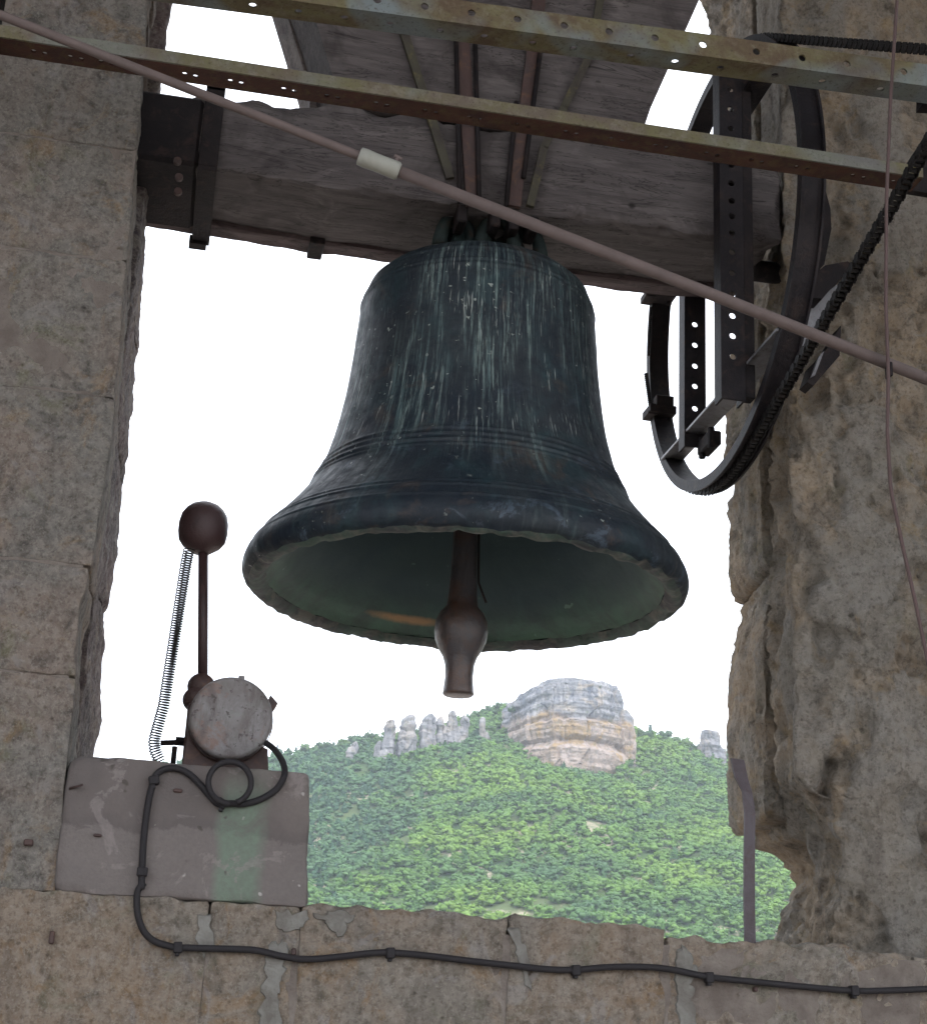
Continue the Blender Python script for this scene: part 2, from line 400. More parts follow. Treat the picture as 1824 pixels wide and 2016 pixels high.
def angle_material(name, moss, rust, bare, blue=0.0, off=0.0):
    k = NT(name, .85, .2); p = k.pos()
    c = k.mix(k.ramp(k.noise(k.scale(p, (1, 1.5, 1.5)), 9, 5, .7, .5, off), .38, .62), moss, rust)
    c = k.mix(k.ramp(k.noise(p, 38, 5, .7, .3, off+3), .5, .66, 0, .75), c, bare)
    if blue: c = k.mix(k.ramp(k.noise(p, 3.0, 3, .6, .6, off+9), .50, .62, 0, blue), c, (.16, .20, .22))
    c = k.mix(k.ramp(k.noise(p, 120, 3, .7), .55, .7, 0, .6), c, (.04, .028, .02))
    k.color(c); b = k.bump(k.noise(p, 50, 5, .75), .004, .8); return k.m
M_ANG_UP = angle_material('mossy_rusty_steel', (.130, .118, .062), (.092, .064, .042), (.15, .13, .09), .7, 2)
M_ANG_LO = angle_material('mossy_steel_face', (.12, .11, .060), (.11, .088, .070), (.16, .14, .11), .3, 6)
M_ANG_RED = angle_material('red_rust_steel', (.075, .035, .025), (.05, .028, .024), (.085, .06, .03), 0, 9)
def plastic(name, col, rough=.5, var=.3):
    k = NT(name, rough, .4); p = k.pos()
    k.color(k.mix(k.ramp(k.noise(p, 20, 5, .7), .35, .7, 0, var), col, tuple(x*.55 for x in col))); k.bump(k.noise(p, 70, 3), .002, .4); return k.m
M_POLE = plastic('dusty_brown_pipe', (.112, .084, .078), .75, .6)
M_SLEEVE = plastic('dirty_white_plastic', (.27, .27, .235), .6, .4)
M_CABLE = plastic('black_rubber_cable', (.012, .010, .012), .75, .2)
M_TWINE = plastic('brown_cord', (.085, .055, .052), .85)
def housing_material():
    k = NT('speckled_grey_housing', .55, .4); p = k.pos()
    c = k.mix(k.ramp(k.noise(p, 10, 4, .6, .6), .40, .60), (.135, .12, .115), (.19, .18, .18))
    c = k.mix(k.ramp(k.noise(p, 16, 5, .7, .6, 4), .52, .63, 0, .7), c, (.17, .10, .075))
    c = k.mix(k.ramp(k.noise(p, 13, 4, .7, .6, 9), .55, .65, 0, .5), c, (.17, .18, .16))
    c = k.mix(k.ramp(k.noise(k.scale(p, (1, 1, .35)), 22, 6, .75, .5, 19), .50, .66, 0, .75), c, (.085, .07, .065))
    c = k.mix(k.ramp(k.noise(p, 75, 3, .65), .60, .68, 0, .85), c, (.05, .038, .035))
    k.color(c); k.bump(k.noise(p, 100, 4, .7), .002, .6); return k.m
M_HOUSE = housing_material()
def bell_material():
    k = NT('patinated_bronze', .55, .32, .0); o = k.pos(True); sx = k.n('ShaderNodeSeparateXYZ'); k.L(o, sx.inputs[0])
    an = k.math('ARCTAN2', sx.outputs[0], k.math('MULTIPLY', sx.outputs[1], -1.0))
    cb = k.n('ShaderNodeCombineXYZ'); k.L(k.math('MULTIPLY', an, .45), cb.inputs[0]); k.L(k.math('MULTIPLY', sx.outputs[2], .06), cb.inputs[1])
    cb2 = k.n('ShaderNodeCombineXYZ'); k.L(k.math('MULTIPLY', an, .45), cb2.inputs[0]); k.L(k.math('MULTIPLY', sx.outputs[2], .30), cb2.inputs[1])
    cb3 = k.n('ShaderNodeCombineXYZ'); k.L(k.math('MULTIPLY', an, 1.0), cb3.inputs[0]); k.L(k.math('MULTIPLY', sx.outputs[2], .16), cb3.inputs[1])
    st = k.noise(cb.outputs[0], 60, 5, .75, .1); st2 = k.noise(cb3.outputs[0], 62, 3, .7, .2, 3); st3 = k.noise(cb3.outputs[0], 30, 5, .75, .2, 8)
    blot = k.noise(o, 3.4, 4, .6, .8); fine = k.noise(o, 28, 5, .7)
    c = k.mix(k.ramp(blot, .40, .62), (.007, .012, .019), (.017, .023, .028))
    c = k.mix(k.ramp(k.noise(o, 6, 5, .7, .6, 5), .50, .68, 0, .8), c, (.016, .036, .042))
    c = k.mix(k.ramp(k.noise(o, 7, 5, .7, .6, 15), .58, .70, 0, .7), c, (.050, .036, .028))
    front = k.math('MULTIPLY', k.ramp(k.noise(cb2.outputs[0], 6.0, 3, .6, .2, 6), .42, .58), k.ramp(k.noise(o, 3.0, 3, .6, .3, 9), .36, .50))
    hi = k.math('MULTIPLY', k.ramp(st, .50, .66), front)
    c = k.mix(k.math('MULTIPLY', k.math('MULTIPLY', hi, k.ramp(sx.outputs[2], .02, .30, .15, 1)), .65), c, (.10, .155, .155))
    c = k.mix(k.math('MULTIPLY', k.math('MULTIPLY', k.ramp(st3, .53, .63), k.math('MULTIPLY', front, k.ramp(sx.outputs[2], .12, .32, .2, 1))), .65), c, (.18, .24, .225))
    hi2 = k.math('MULTIPLY', k.ramp(st2, .61, .68), k.math('MULTIPLY', k.ramp(k.noise(o, 6.0, 3, .6, .3, 19), .48, .58), k.ramp(sx.outputs[2], .20, .32)))
    c = k.mix(k.math('MULTIPLY', hi2, .85), c, (.30, .33, .31))
    c = k.mix(k.math('MULTIPLY', k.ramp(k.noise(o, 60, 3, .6), .66, .70, 0, .8), k.ramp(k.noise(o, 4, 3, .6, 0, 44), .48, .6)), c, (.30, .33, .30))
    c = k.mix(k.math('MULTIPLY', k.ramp(k.noise(o, 11, 5, .75, .5, 51), .58, .66, 0, .7), k.ramp(sx.outputs[2], .10, .4, 1, .25)), c, (.055, .075, .10))
    c = k.mix(k.ramp(fine, .5, .7, 0, .5), c, (.009, .012, .018))
    k.color(c); rr = k.ramp(fine, .3, .7, .45, .78); k.L(rr, k.b.inputs['Roughness'])
    b = k.bump(fine, .003, .6); k.bump(k.noise(cb.outputs[0], 70, 4, .7), .003, .5, b); return k.m
M_BELL = bell_material()
def bell_in_material():
    k = NT('verdigris_inside', .7, .3); o = k.pos(True)
    sx = k.n('ShaderNodeSeparateXYZ'); k.L(o, sx.inputs[0])
    z = k.math('ADD', sx.outputs[2], k.math('MULTIPLY', k.noise(o, 4, 4), .12))
    c = k.mix(k.ramp(k.noise(o, 4, 4, .6, .5), .35, .65), (.040, .064, .076), (.052, .080, .084))
    c = k.mix(k.ramp(z, .05, .17, .95, .0), c, k.mix(k.ramp(k.noise(o, 9, 5, .7, .6), .4, .62), (.075, .14, .10), (.06, .085, .07)))
    c = k.mix(k.ramp(k.noise(o, 24, 3, .6), .68, .72, 0, .5), c, (.16, .26, .21))
    # bright strike mark worn by the clapper, on the far side of the sound bow
    hq = atY(800, 1216, 3.773+.43)-np.array([.698, 3.773, 2.729])
    d = k.n('ShaderNodeVectorMath', operation='DISTANCE'); m2 = k.n('ShaderNodeMapping'); k.L(o, m2.inputs[0]); m2.inputs['Scale'].default_value = (.85, .15, 8.5)
    k.L(m2.outputs[0], d.inputs[0]); d.inputs[1].default_value = (hq[0]*.85, hq[1]*.15, hq[2]*8.5)
    c = k.mix(k.ramp(k.math('ADD', d.outputs['Value'], k.math('MULTIPLY', k.noise(o, 16, 4, .7), .09)), .085, .15, .8, 0), c, (.34, .20, .10))
    k.color(c); k.bump(k.noise(o, 22, 5, .7), .004, .6); return k.m
M_BELLIN = bell_in_material()
def lip_material():
    k = NT('worn_bronze_lip', .7, .3); o = k.pos(True)
    c = k.mix(k.ramp(k.noise(o, 8, 5, .7, .5), .4, .6), (.045, .045, .050), (.055, .085, .070))
    c = k.mix(k.ramp(k.noise(o, 13, 5, .7, .5, 4), .5, .62, 0, .7), c, (.12, .115, .10)); k.color(c); k.bump(k.noise(o, 30, 5, .7), .006, .8); return k.m
M_LIP = lip_material()

# ================================================================== LAND AND FOREST FAR OUTSIDE
YR = 850.0
ridge_px = [(-1500, 1570), (-700, 1530), (0, 1510), (420, 1508), (560, 1492), (610, 1483), (655, 1478), (700, 1462), (745, 1462), (800, 1455), (860, 1440), (900, 1430), (940, 1412), (985, 1400), (1020, 1395),
            (1120, 1400), (1230, 1425), (1260, 1452), (1300, 1456), (1340, 1468), (1380, 1480), (1425, 1492), (1520, 1520), (1824, 1560), (2600, 1600), (3600, 1640)]
rX = np.array([atY(x, y, YR)[0] for x, y in ridge_px]); rZ = np.array([atY(x, y, YR)[2] for x, y in ridge_px])
def land(X, Y):
    X = np.asarray(X, float); Y = np.asarray(Y, float)
    az = X/np.maximum(Y, 50.0)*YR; az = np.where(Y < 50, X, az)
    zr = np.interp(az, rX, rZ)
    base = 53.7
    # a valley on the left sets the slope back there; the spur below the rock comes forward
    back = 28*np.exp(-((X-70)/60.0)**2)
    t = (Y-(560+back))/(YR-(560+back))
    z = np.where(t < 1, base+(zr-base)*np.clip(t, -9, 1)**1.0, zr-(Y-YR)*.35)
    low = base+t*(zr-base)
    floor_ = -38+fbm(np.stack([X, Y, X*0], 1), 1/300.0, 2)*12
    z = np.where(t < 1, np.maximum(low, floor_), z)
    P = np.stack([X, Y, X*0], 1)
    w = np.clip((Y-330)/150, 0, 1)*np.where(Y > YR, 1, np.clip((YR+5-Y)/90, .15, 1))
    z = z+w*(fbm(P, 1/70.0, 3)*9+fbm(P, 1/22.0, 2, 9)*2.5)
    z = z-17*np.exp(-((X-205)/42.0)**2-((Y-778)/30.0)**2)
    z = np.where(Y > YR+60, np.maximum(z, -30), z)
    return z
gx = np.concatenate([np.arange(-2600, -60, 60), np.arange(-60, 480, 6.0), np.arange(480, 3000, 60)])
gy = np.concatenate([np.arange(-1500, 420, 60), np.arange(420, 960, 6.0), np.arange(960, 3000, 80)])
GX, GY = np.meshgrid(gx, gy, indexing='ij'); GZ = land(GX.ravel(), GY.ravel())
nxg, nyg = GX.shape; I = np.arange(nxg*nyg).reshape(nxg, nyg)
Fq = np.stack([I[:-1, :-1], I[1:, :-1], I[1:, 1:], I[:-1, 1:]], -1).reshape(-1, 4)
def land_material():
    k = NT('dry_hill_soil', .95, .1); p = k.pos()
    c = k.mix(k.ramp(k.noise(p, .03, 5, .6), .4, .6), (.045, .085, .03), (.07, .095, .04))
    c = k.mix(k.ramp(k.noise(p, .045, 5, .65, 0, 4), .54, .62), c, (.26, .23, .17))
    sx = k.n('ShaderNodeSeparateXYZ'); k.L(p, sx.inputs[0]); c = k.mix(k.ramp(sx.outputs[2], -5, 15, 1, 0), c, k.mix(k.ramp(k.noise(p, .05, 5, .6), .4, .6), (.34, .30, .27), (.24, .21, .18))); k.color(c); return k.m  # low unseen ground made pale grey to lighten and neutralise the bounced light
kind(obj('terrain', (np.stack([GX.ravel(), GY.ravel(), GZ], 1), Fq), land_material(), smooth=True, loc=(0, 0, 0)), 'structure')

def leaf_material(name='oak_foliage'):
    k = NT(name, .7, .2); c = k.attr('tint').outputs['Color']; p = k.pos()
    k.color(k.mix(k.ramp(k.noise(p, .5, 3, .6), .35, .65, 0, .25), c, k.mix(1.0, c, (.6, .65, .62), 'MULTIPLY'))); return k.m
M_LEAF = leaf_material()
def tree_variant(seed, conifer=False):
    """crown about 1 m across, 1 m high (unit): rounded clumps plus loose leaf sprays"""
    r = np.random.default_rng(seed); V = []; F = []; n = 0
    ncl = 6 if not conifer else 5
    t = (1+5**.5)/2; ico = np.array([(-1,t,0),(1,t,0),(-1,-t,0),(1,-t,0),(0,-1,t),(0,1,t),(0,-1,-t),(0,1,-t),(t,0,-1),(t,0,1),(-t,0,-1),(-t,0,1)])/hypot(1, t)
    icf = np.array([(0,11,5),(0,5,1),(0,1,7),(0,7,10),(0,10,11),(1,5,9),(5,11,4),(11,10,2),(10,7,6),(7,1,8),(3,9,4),(3,4,2),(3,2,6),(3,6,8),(3,8,9),(4,9,5),(2,4,11),(6,2,10),(8,6,7),(9,8,1)])
    for c in range(ncl):
        if conifer: cz = .2+.7*c/ncl; rad = .34*(1.05-cz); off = r.normal(size=3)*.03; ctr = np.array([0, 0, cz])+off; sc = np.array([rad, rad, .2])
        else:
            a = r.uniform(0, 2*pi); q = r.uniform(.05, .30); ctr = np.array([q*cos(a), q*sin(a), r.uniform(.35, .78)]); s_ = r.uniform(.18, .30); sc = np.array([s_, s_, s_*.8])
        v = ico*(1+r.normal(size=(12, 1))*.16)*sc+ctr; V.append(v); F.append(icf+n); n += 12
    ns = 30
    if conifer: z = r.uniform(.1, 1.02, ns); rr = .36*(1.08-z); a = r.uniform(0, 2*pi, ns); P = np.stack([rr*np.cos(a), rr*np.sin(a), z], 1)
    else:
        d = r.normal(size=(ns, 3)); d /= np.linalg.norm(d, axis=1)[:, None]; P = d*np.array([.47, .47, .36])*r.uniform(.8, 1.08, (ns, 1))+np.array([0, 0, .56])
    for q in P:
        a, b = r.normal(size=(2, 3))*.10; V.append(np.array([q+a, q+b, q-a*.6-b*.5])); F.append(np.array([[n, n+1, n+2]])); n += 3
    return np.concatenate(V), np.concatenate(F)
OAKS = [tree_variant(s_) for s_ in range(6)]; PINES = [tree_variant(20+s_, True) for s_ in range(3)]
# butte footprint, kept clear of trees
BC = np.array([206.0, 812.0]); BA, BB = 31.0, 30.0
def tints(X, Y, n, r):
    P = np.stack([X, Y, X*0], 1); px_like = X/np.maximum(Y, 1)
    g = fbm(P, 1/45.0, 3, 2)
    shade = np.clip((.165-px_like)/.05, 0, 1)*np.clip((Y-600)/70, 0, 1)      # shade of the left-hand combe put into crown tints; also more pines
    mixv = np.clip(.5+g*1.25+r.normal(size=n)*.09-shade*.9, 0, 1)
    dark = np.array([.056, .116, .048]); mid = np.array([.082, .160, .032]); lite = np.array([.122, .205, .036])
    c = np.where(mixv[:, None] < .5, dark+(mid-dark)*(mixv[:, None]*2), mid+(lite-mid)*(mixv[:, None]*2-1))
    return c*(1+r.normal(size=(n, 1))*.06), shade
r = np.random.default_rng(11)
# jittered grid so that the canopy closes the way it does on a dry slope
sp = 4.0; ax, ay = np.meshgrid(np.arange(-10, 420, sp), np.arange(505, 885, sp), indexing='ij')
TX = (ax+r.uniform(-.5, .5, ax.shape)*sp*1.1).ravel(); TY = (ay+r.uniform(-.5, .5, ay.shape)*sp*1.1).ravel()
bare = fbm(np.stack([TX, TY, TX*0], 1), 1/26.0, 3, 31)
gap = (bare > .40)
for (bx, by, rx, ry) in ((770, 1782, 34, 10), (985, 1792, 26, 7), (1060, 1782, 30, 6), (1180, 1768, 20, 6), (1110, 1790, 25, 5), (700, 1510, 26, 5), (1240, 1760, 10, 5)):
    # stony clearings on the slope, at the place where the sight line meets the land
    best = min(((abs(atY(bx, by, yy)[2]-float(land(np.array([atY(bx, by, yy)[0]]), np.array([yy]))[0])), yy) for yy in np.arange(520, 860, 6.0)))
    q = atY(bx, by, best[1]); gap |= ((TX-q[0])/(rx*.20))**2+((TY-best[1])/(ry*.75))**2 < 1
inb = ((TX-BC[0])/(BA-2))**2+((TY-BC[1])/(BB-2))**2 < 1
keep = ~gap & ~inb & (TX/TY < .52) & (TX/TY > .0); TX, TY = TX[keep], TY[keep]
n = len(TX); TZ = land(TX, TY); tc, shade = tints(TX, TY, n, r)
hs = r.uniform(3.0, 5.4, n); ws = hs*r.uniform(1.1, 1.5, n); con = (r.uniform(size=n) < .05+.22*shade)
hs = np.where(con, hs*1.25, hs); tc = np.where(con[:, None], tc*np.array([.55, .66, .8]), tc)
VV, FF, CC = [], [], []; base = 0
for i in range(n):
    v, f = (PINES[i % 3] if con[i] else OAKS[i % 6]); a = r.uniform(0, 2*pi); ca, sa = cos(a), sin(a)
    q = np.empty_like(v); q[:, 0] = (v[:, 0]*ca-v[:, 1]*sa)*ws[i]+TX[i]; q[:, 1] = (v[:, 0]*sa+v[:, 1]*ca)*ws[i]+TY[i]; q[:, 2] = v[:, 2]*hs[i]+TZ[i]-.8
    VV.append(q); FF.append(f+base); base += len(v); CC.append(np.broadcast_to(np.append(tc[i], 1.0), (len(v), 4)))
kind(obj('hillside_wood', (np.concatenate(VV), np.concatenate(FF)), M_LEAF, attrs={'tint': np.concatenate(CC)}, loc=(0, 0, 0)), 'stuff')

# trees one by one along the skyline
def bark():
    k = NT('bark', .9, .1); k.color((.10, .08, .06)); return k.m
M_BARK = bark()
tree_meshes = []
for i, tcol in enumerate([(.045, .085, .035), (.075, .13, .035), (.03, .065, .04), (.055, .10, .032)]):
    v, f = (OAKS[i] if i != 2 else PINES[0]); tree_meshes.append((new_mesh('crown', v, f, M_LEAF, attrs={'tint': np.tile(np.array([*tcol, 1.0]), (len(v), 1))}), i == 2))
tg = Geo().tube([(0, 0, -.25), (.01, 0, .1), (0, .01, .4), (.02, 0, .6)], [.045, .035, .025, .012], 5); trunk_me = new_mesh('trunk', *tg.out(), M_BARK)
KINDS = ['dark green round oak standing on the skyline of the ridge', 'bright green round oak standing on the skyline of the ridge', 'dark pointed pine standing on the skyline of the ridge', 'mid green bushy oak standing on the skyline of the ridge']
def lone_tree(x, y, h, w, k, z=None):
    t = thing('skyline_tree' if k != 2 else 'skyline_pine', KINDS[k], 'tree', (x, y, (float(land(np.array([x]), np.array([y]))[0]) if z is None else z)), 'trees along the skyline of the ridge')
    for nm, me in (('trunk', trunk_me), ('crown', tree_meshes[k][0])):
        o = bpy.data.objects.new(nm, me); COL.objects.link(o); o.parent = t; o.scale = (w, w, h); o.rotation_euler = (0, 0, random.uniform(0, 6)); o.location = (0, 0, -.5)
for px in list(range(572, 1000, 11))+list(range(1250, 1430, 10)):
    q = atY(px+random.uniform(-4, 4), 1470, YR-2); h = random.uniform(4.5, 7.5); k = random.choice([0, 0, 1, 2, 3])
    lone_tree(q[0], YR-random.uniform(0, 5), h*(1.25 if k == 2 else 1), h*random.uniform(.9, 1.2), k)

# the rock butte ---------------------------------------------------
def rock_material(off=0.0, warm=1.0):
    k = NT('layered_cliff_limestone', .95, .1); p = k.pos(); sx = k.n('ShaderNodeSeparateXYZ'); k.L(p, sx.inputs[0])
    z = k.math('ADD', sx.outputs[2], k.math('MULTIPLY', k.math('SUBTRACT', k.noise(p, .045, 5, .65, .5), .15), 20.0))
    st = k.noise(k.scale(p, (.04, .04, .35)), 1.0, 5, .6, .3, off)
    vert = k.mix(.5, k.noise(k.scale(p, (.33, .33, .09)), 1.0, 5, .75, 1.0, off+4), k.noise(k.scale(p, (.12, .12, .14)), 1.0, 5, .7, .8, off+24))
    greys = k.mix(k.ramp(vert, .41, .58), (.075, .088, .11), (.27, .265, .27)); greys = k.mix(k.ramp(st, .50, .62, 0, .5), greys, (.11, .12, .13)); greys = k.mix(k.ramp(k.noise(p, .07, 4, .6, 1, off+60), .54, .6, 0, .5), greys, (.30, .25, .19))
    buff = k.mix(k.ramp(k.noise(p, .12, 5, .65, .6, off+2), .38, .62), (.32, .27, .245), (.23, .18, .14))
    buff = k.mix(k.ramp(vert, .55, .7, 0, .45), buff, (.24, .23, .23))
    if warm: buff = k.mix(k.ramp(k.noise(p, .075, 4, .6, 1, off+9), .52, .60, 0, .85), buff, (.25, .175, .085))
    c = k.mix(k.ramp(z, 182.5, 185.5), buff, greys) if warm else k.mix(.35, greys, (.19, .185, .185))
    c = k.mix(k.ramp(k.noise(p, .5, 5, .75, .5, off), .48, .66, 0, .6), c, (.11, .105, .11))
    c = k.mix(k.ramp(k.noise(p, .3, 5, .7, .5, off+50), .58, .68, 0, .6), c, (.06, .09, .045))
    k.color(c); b = k.bump(vert, .8, .7); k.bump(k.noise(p, .6, 5, .7), .6, .7, b); return k.m
M_ROCK = rock_material(); M_ROCK2 = rock_material(3, 0)
def butte(name, cx, cy, z0, z1, ra, rb, prof, top, na, nz, mat, seed, amp):
    A, Z = np.meshgrid(np.linspace(0, 2*pi, na, endpoint=False), np.linspace(0, 1, nz), indexing='ij')
    A, Z = A.ravel(), Z.ravel(); ca, sa = np.cos(A), np.sin(A)
    if na > 100: ca, sa = np.sign(ca)*np.abs(ca)**.72, np.sign(sa)*np.abs(sa)**.72
    P0 = np.stack([cx+ra*ca, cy+rb*sa, z0+(z1-z0)*Z], 1)
    pr = np.interp(np.clip(Z+(.055*fbm(P0*np.array([1, 1, 0]), .045, 3, seed+31)+.03*fbm(P0*np.array([1, 1, 0]), .2, 2, seed+33))*(Z < .93)*4*Z*(1-Z)*(1 if na > 100 else .5), 0, 1), [q[0] for q in prof], [q[1] for q in prof])
    s2 = P0.copy(); s2[:, 2] *= .12
    vcr = fbm(s2, .11, 4, seed)*amp*1.9; lay = fbm(np.stack([P0[:, 0]*.03, P0[:, 1]*.03, P0[:, 2]*.26], 1), 1, 3, seed+5)*amp*1.0
    cr, _ = cells(s2, .12, seed+1); cr2, id2 = cells(P0*np.array([1, 1, .45]), .16, seed+9); crack = -np.clip(.14-np.abs(cr-.62), 0, 1)*amp*5+(id2-.5)*amp*1.3
    rr = 1+(vcr+lay+crack+fbm(P0, .35, 3, seed)*amp*.4)/ra
    Zt = z0+(z1+top(ca)-z0)*Z
    X = cx+ra*pr*rr*ca; Y = cy+rb*pr*rr*sa
    V = np.stack([X, Y, Zt+fbm(P0, .2, 3, seed+2)*amp*.5*(Z > .9)], 1)
    I = np.arange(na*nz).reshape(na, nz); I2 = np.roll(I, -1, 0)
    F = np.stack([I[:, :-1], I2[:, :-1], I2[:, 1:], I[:, 1:]], -1).reshape(-1, 4).tolist()
    c = len(V); V = np.vstack([V, [cx, cy, z1+1.0+top(np.array([0.0]))[0]]]); F += [(int(I[i, -1]), int(I2[i, -1]), c) for i in range(na)]
    return V, F
bt = butte('b', BC[0], BC[1], 136, 195.5, BA, BB,
           [(0, 1.02), (.12, 1.0), (.15, .99), (.18, .90), (.23, .985), (.40, 1.03), (.44, .93), (.47, .90), (.50, .975), (.63, 1.0), (.655, .91), (.69, .945), (.80, .965), (.83, .95), (.90, .96), (.955, .935), (.957, .90), (1, .88)],
           lambda c: 1.5-3.0*np.clip(c-.55, 0, 1)-9*np.clip(-c, 0, 1)**2.5, 300, 130, M_ROCK, 3, 1.7)
tag(obj('rock_butte', bt, M_ROCK, loc=(BC[0], BC[1], 136)), 'massive round limestone butte with grey top and ochre banded cliff', 'cliff')
q = atY(1230, 1450, 800)
bt = butte('b', q[0]-1.0, 806, 140, 186.5, 7.0, 12, [(0, 1.1), (.3, 1), (.5, .95), (.7, 1.02), (.9, .9), (1, .5)], lambda c: 0*c, 60, 50, M_ROCK, 8, 1.1)
tag(obj('rock_shoulder', bt, M_ROCK), 'narrow ochre stained rock tower leaning on the butte at its right end', 'rock')
pins = [((770, 1420, 1516), 15, 'slender pale grey rock pinnacle, first and tallest at the lower end of the row'),
        ((806, 1410, 1472), 17, 'blocky grey rock pinnacle, second in the row on the ridge'),
        ((845, 1408, 1466), 15, 'wide grey rock pinnacle with a flat head, third in the row on the ridge'), ((867, 1413, 1465), 10, 'small rock pinnacle leaning against the wide flat headed one'),
        ((892, 1402, 1455), 12, 'pointed grey rock pinnacle with a small cap, mid way along the ridge'), ((916, 1412, 1452), 12, 'low rounded rock pinnacle just before the wooded saddle'),
        ((950, 1415, 1486), 11, 'isolated thin rock pinnacle standing among trees close to the butte'),
        ((1397, 1441, 1502), 22, 'grey rock outcrop on the skyline beside the right pier'), ((745, 1462, 1500), 10, 'short rock stump below the row of pinnacles'),
        ((700, 1463, 1492), 9, 'low grey crag half hidden by trees near the left end of the ridge')]
for j, ((px, y0, y1), wpx, lab) in enumerate(pins):
    Yp = 806 if j != 7 else 838; a = atY(px, y0, Yp); b = atY(px, y1, Yp); wv = wpx*Yp/3388*1.15
    rj = random.Random(j*7+1); pf_ = [(0, 1.2), (.25, rj.uniform(.95, 1.1)), (.45, rj.uniform(.85, 1.05)), (.6, rj.uniform(.8, 1.05)), (.75, rj.uniform(.85, 1.05)), (.9, rj.uniform(.8, .95)), (1, rj.uniform(.45, .7))]
    g1 = butte('p', a[0], Yp, b[2]-4, a[2], wv*.9, wv*1.1, pf_, (lambda c, q_=rj.uniform(-1, 1): q_*c), 44, 44, M_ROCK2, 20+j*3.1, 1.35)
    sd_ = rj.choice([-1, 1]); g2 = butte('p', a[0]+sd_*wv*.75, Yp-wv*.3, b[2]-5, b[2]+(a[2]-b[2])*rj.uniform(.35, .75), wv*.7, wv*.8, pf_, (lambda c: 0*c), 32, 30, M_ROCK2, 50+j*2.3, 1.3)
    gg = Geo(); gg.add(*g1); gg.add(*g2); g = gg.out()
    tag(obj('rock_pinnacle', g, M_ROCK2), lab, 'rock', 'rock pinnacles along the ridge')
for px, py, s_ in ((1078, 1352, 3.6), (1118, 1346, 4.6), (1108, 1350, 3.4), (1052, 1362, 3.4), (1150, 1350, 2.6), (1025, 1378, 3.4), (1008, 1392, 4)):
    q = atY(px, py, 800); lone_tree(q[0], 800, s_, s_*1.2, 0, q[2]-s_*.8)
    t = [o for o in COL.objects if o.name.startswith('skyline_tree') and o.get('category')][-1]
ORD = 'first second third fourth fifth sixth seventh eighth ninth tenth eleventh twelfth thirteenth fourteenth fifteenth sixteenth seventeenth eighteenth nineteenth twentieth'.split()
tr_ = sorted([o for o in COL.objects if o.get('category') == 'tree' and o.location.y > 820], key=lambda o: o.location.x/o.location.y)
pxs = {o.name: o.location.x/o.location.y for o in tr_}; lim = [atY(x, 1450, 845) for x in (700, 780, 880, 1100)]; lim = [q[0]/q[1] for q in lim]
seg = [[o for o in tr_ if a_ <= pxs[o.name] < b_] for a_, b_ in zip([-9]+lim, lim+[9])]
where = ['on the skyline left of the rock pinnacles', 'on the skyline just before the tallest pinnacle', 'on the skyline behind the row of pinnacles', 'on the skyline between pinnacles and butte', 'on the skyline right of the butte']
for sg, wr in zip(seg, where):
    for i_, o in enumerate(sg):
        kd = o['label'].split(' standing')[0]; o['label'] = kd+', '+ORD[min(i_, 19)]+' from the left '+wr
sh_ = sorted([o for o in COL.objects if o.get('category') == 'tree' and abs(o.location.y-800) < .01], key=lambda o: o.location.x)
for o in list(COL.objects):
    if o.get('category') == 'tree' and abs(o.location.y-800) < .01:
        o.name = 'cliff_top_shrub'; o['label'] = 'small dark shrub, '+ORD[sh_.index(o)]+' from the left on the top rim of the butte'; o['category'] = 'shrub'; o['group'] = 'shrubs on top of the butte'

# ================================================================== THE BELFRY
YF, YB = 3.323, 4.223                                       # inner and outer faces of the wall
SILL = 1.91
# ---- surrounding room: floor, roof, other walls, their unseen openings sized for the light
def room():
    g = Geo()
    g.box(-2.4, 4.2, -3.2, YB, -.35, 0)
    kind(obj('floor', g.out(), M_BOUNCE_FLOOR, loc=(0, 0, 0)), 'structure')
    g = Geo(); g.box(-2.4, 4.2, -3.2, YB, 6.3, 6.5); kind(obj('ceiling', g.out(), M_PLANK, loc=(0, 0, 6.3)), 'structure')
    # wall beyond the frame, each side of the bell opening and above it
    g = Geo(); g.box(-2.4, -.66, YF+.01, YB, 0, 6.3); g.box(2.62, 4.2, YF+.01, YB, 0, 6.3); g.box(-.66, 2.62, YF+.01, YB, 5.35, 6.3)
    kind(obj('front_wall', g.out(), M_PIER, loc=(0, YF, 0)), 'structure')
    g = Geo()
    for xa, xb in ((-2.9, -2.4), (4.2, 4.7)):                # side walls with wide tall openings
        g.box(xa, xb, -3.2, -2.8, 0, 6.3); g.box(xa, xb, 2.0, YB, 0, 6.3); g.box(xa, xb, -2.8, 2.0, 0, .6); g.box(xa, xb, -2.8, 2.0, 5.9, 6.3)
    kind(obj('side_walls', g.out(), M_PIER, loc=(0, 0, 0)), 'structure')
    g = Geo(); g.box(-2.9, -2.2, -3.7, -3.2, 0, 6.3); g.box(4.0, 4.7, -3.7, -3.2, 0, 6.3); g.box(-2.2, 4.0, -3.7, -3.2, 0, 1.0); g.box(-2.2, 4.0, -3.7, -3.2, 5.9, 6.3)
    kind(obj('back_wall', g.out(), M_PIER, loc=(0, -3.2, 0)), 'structure')
room()

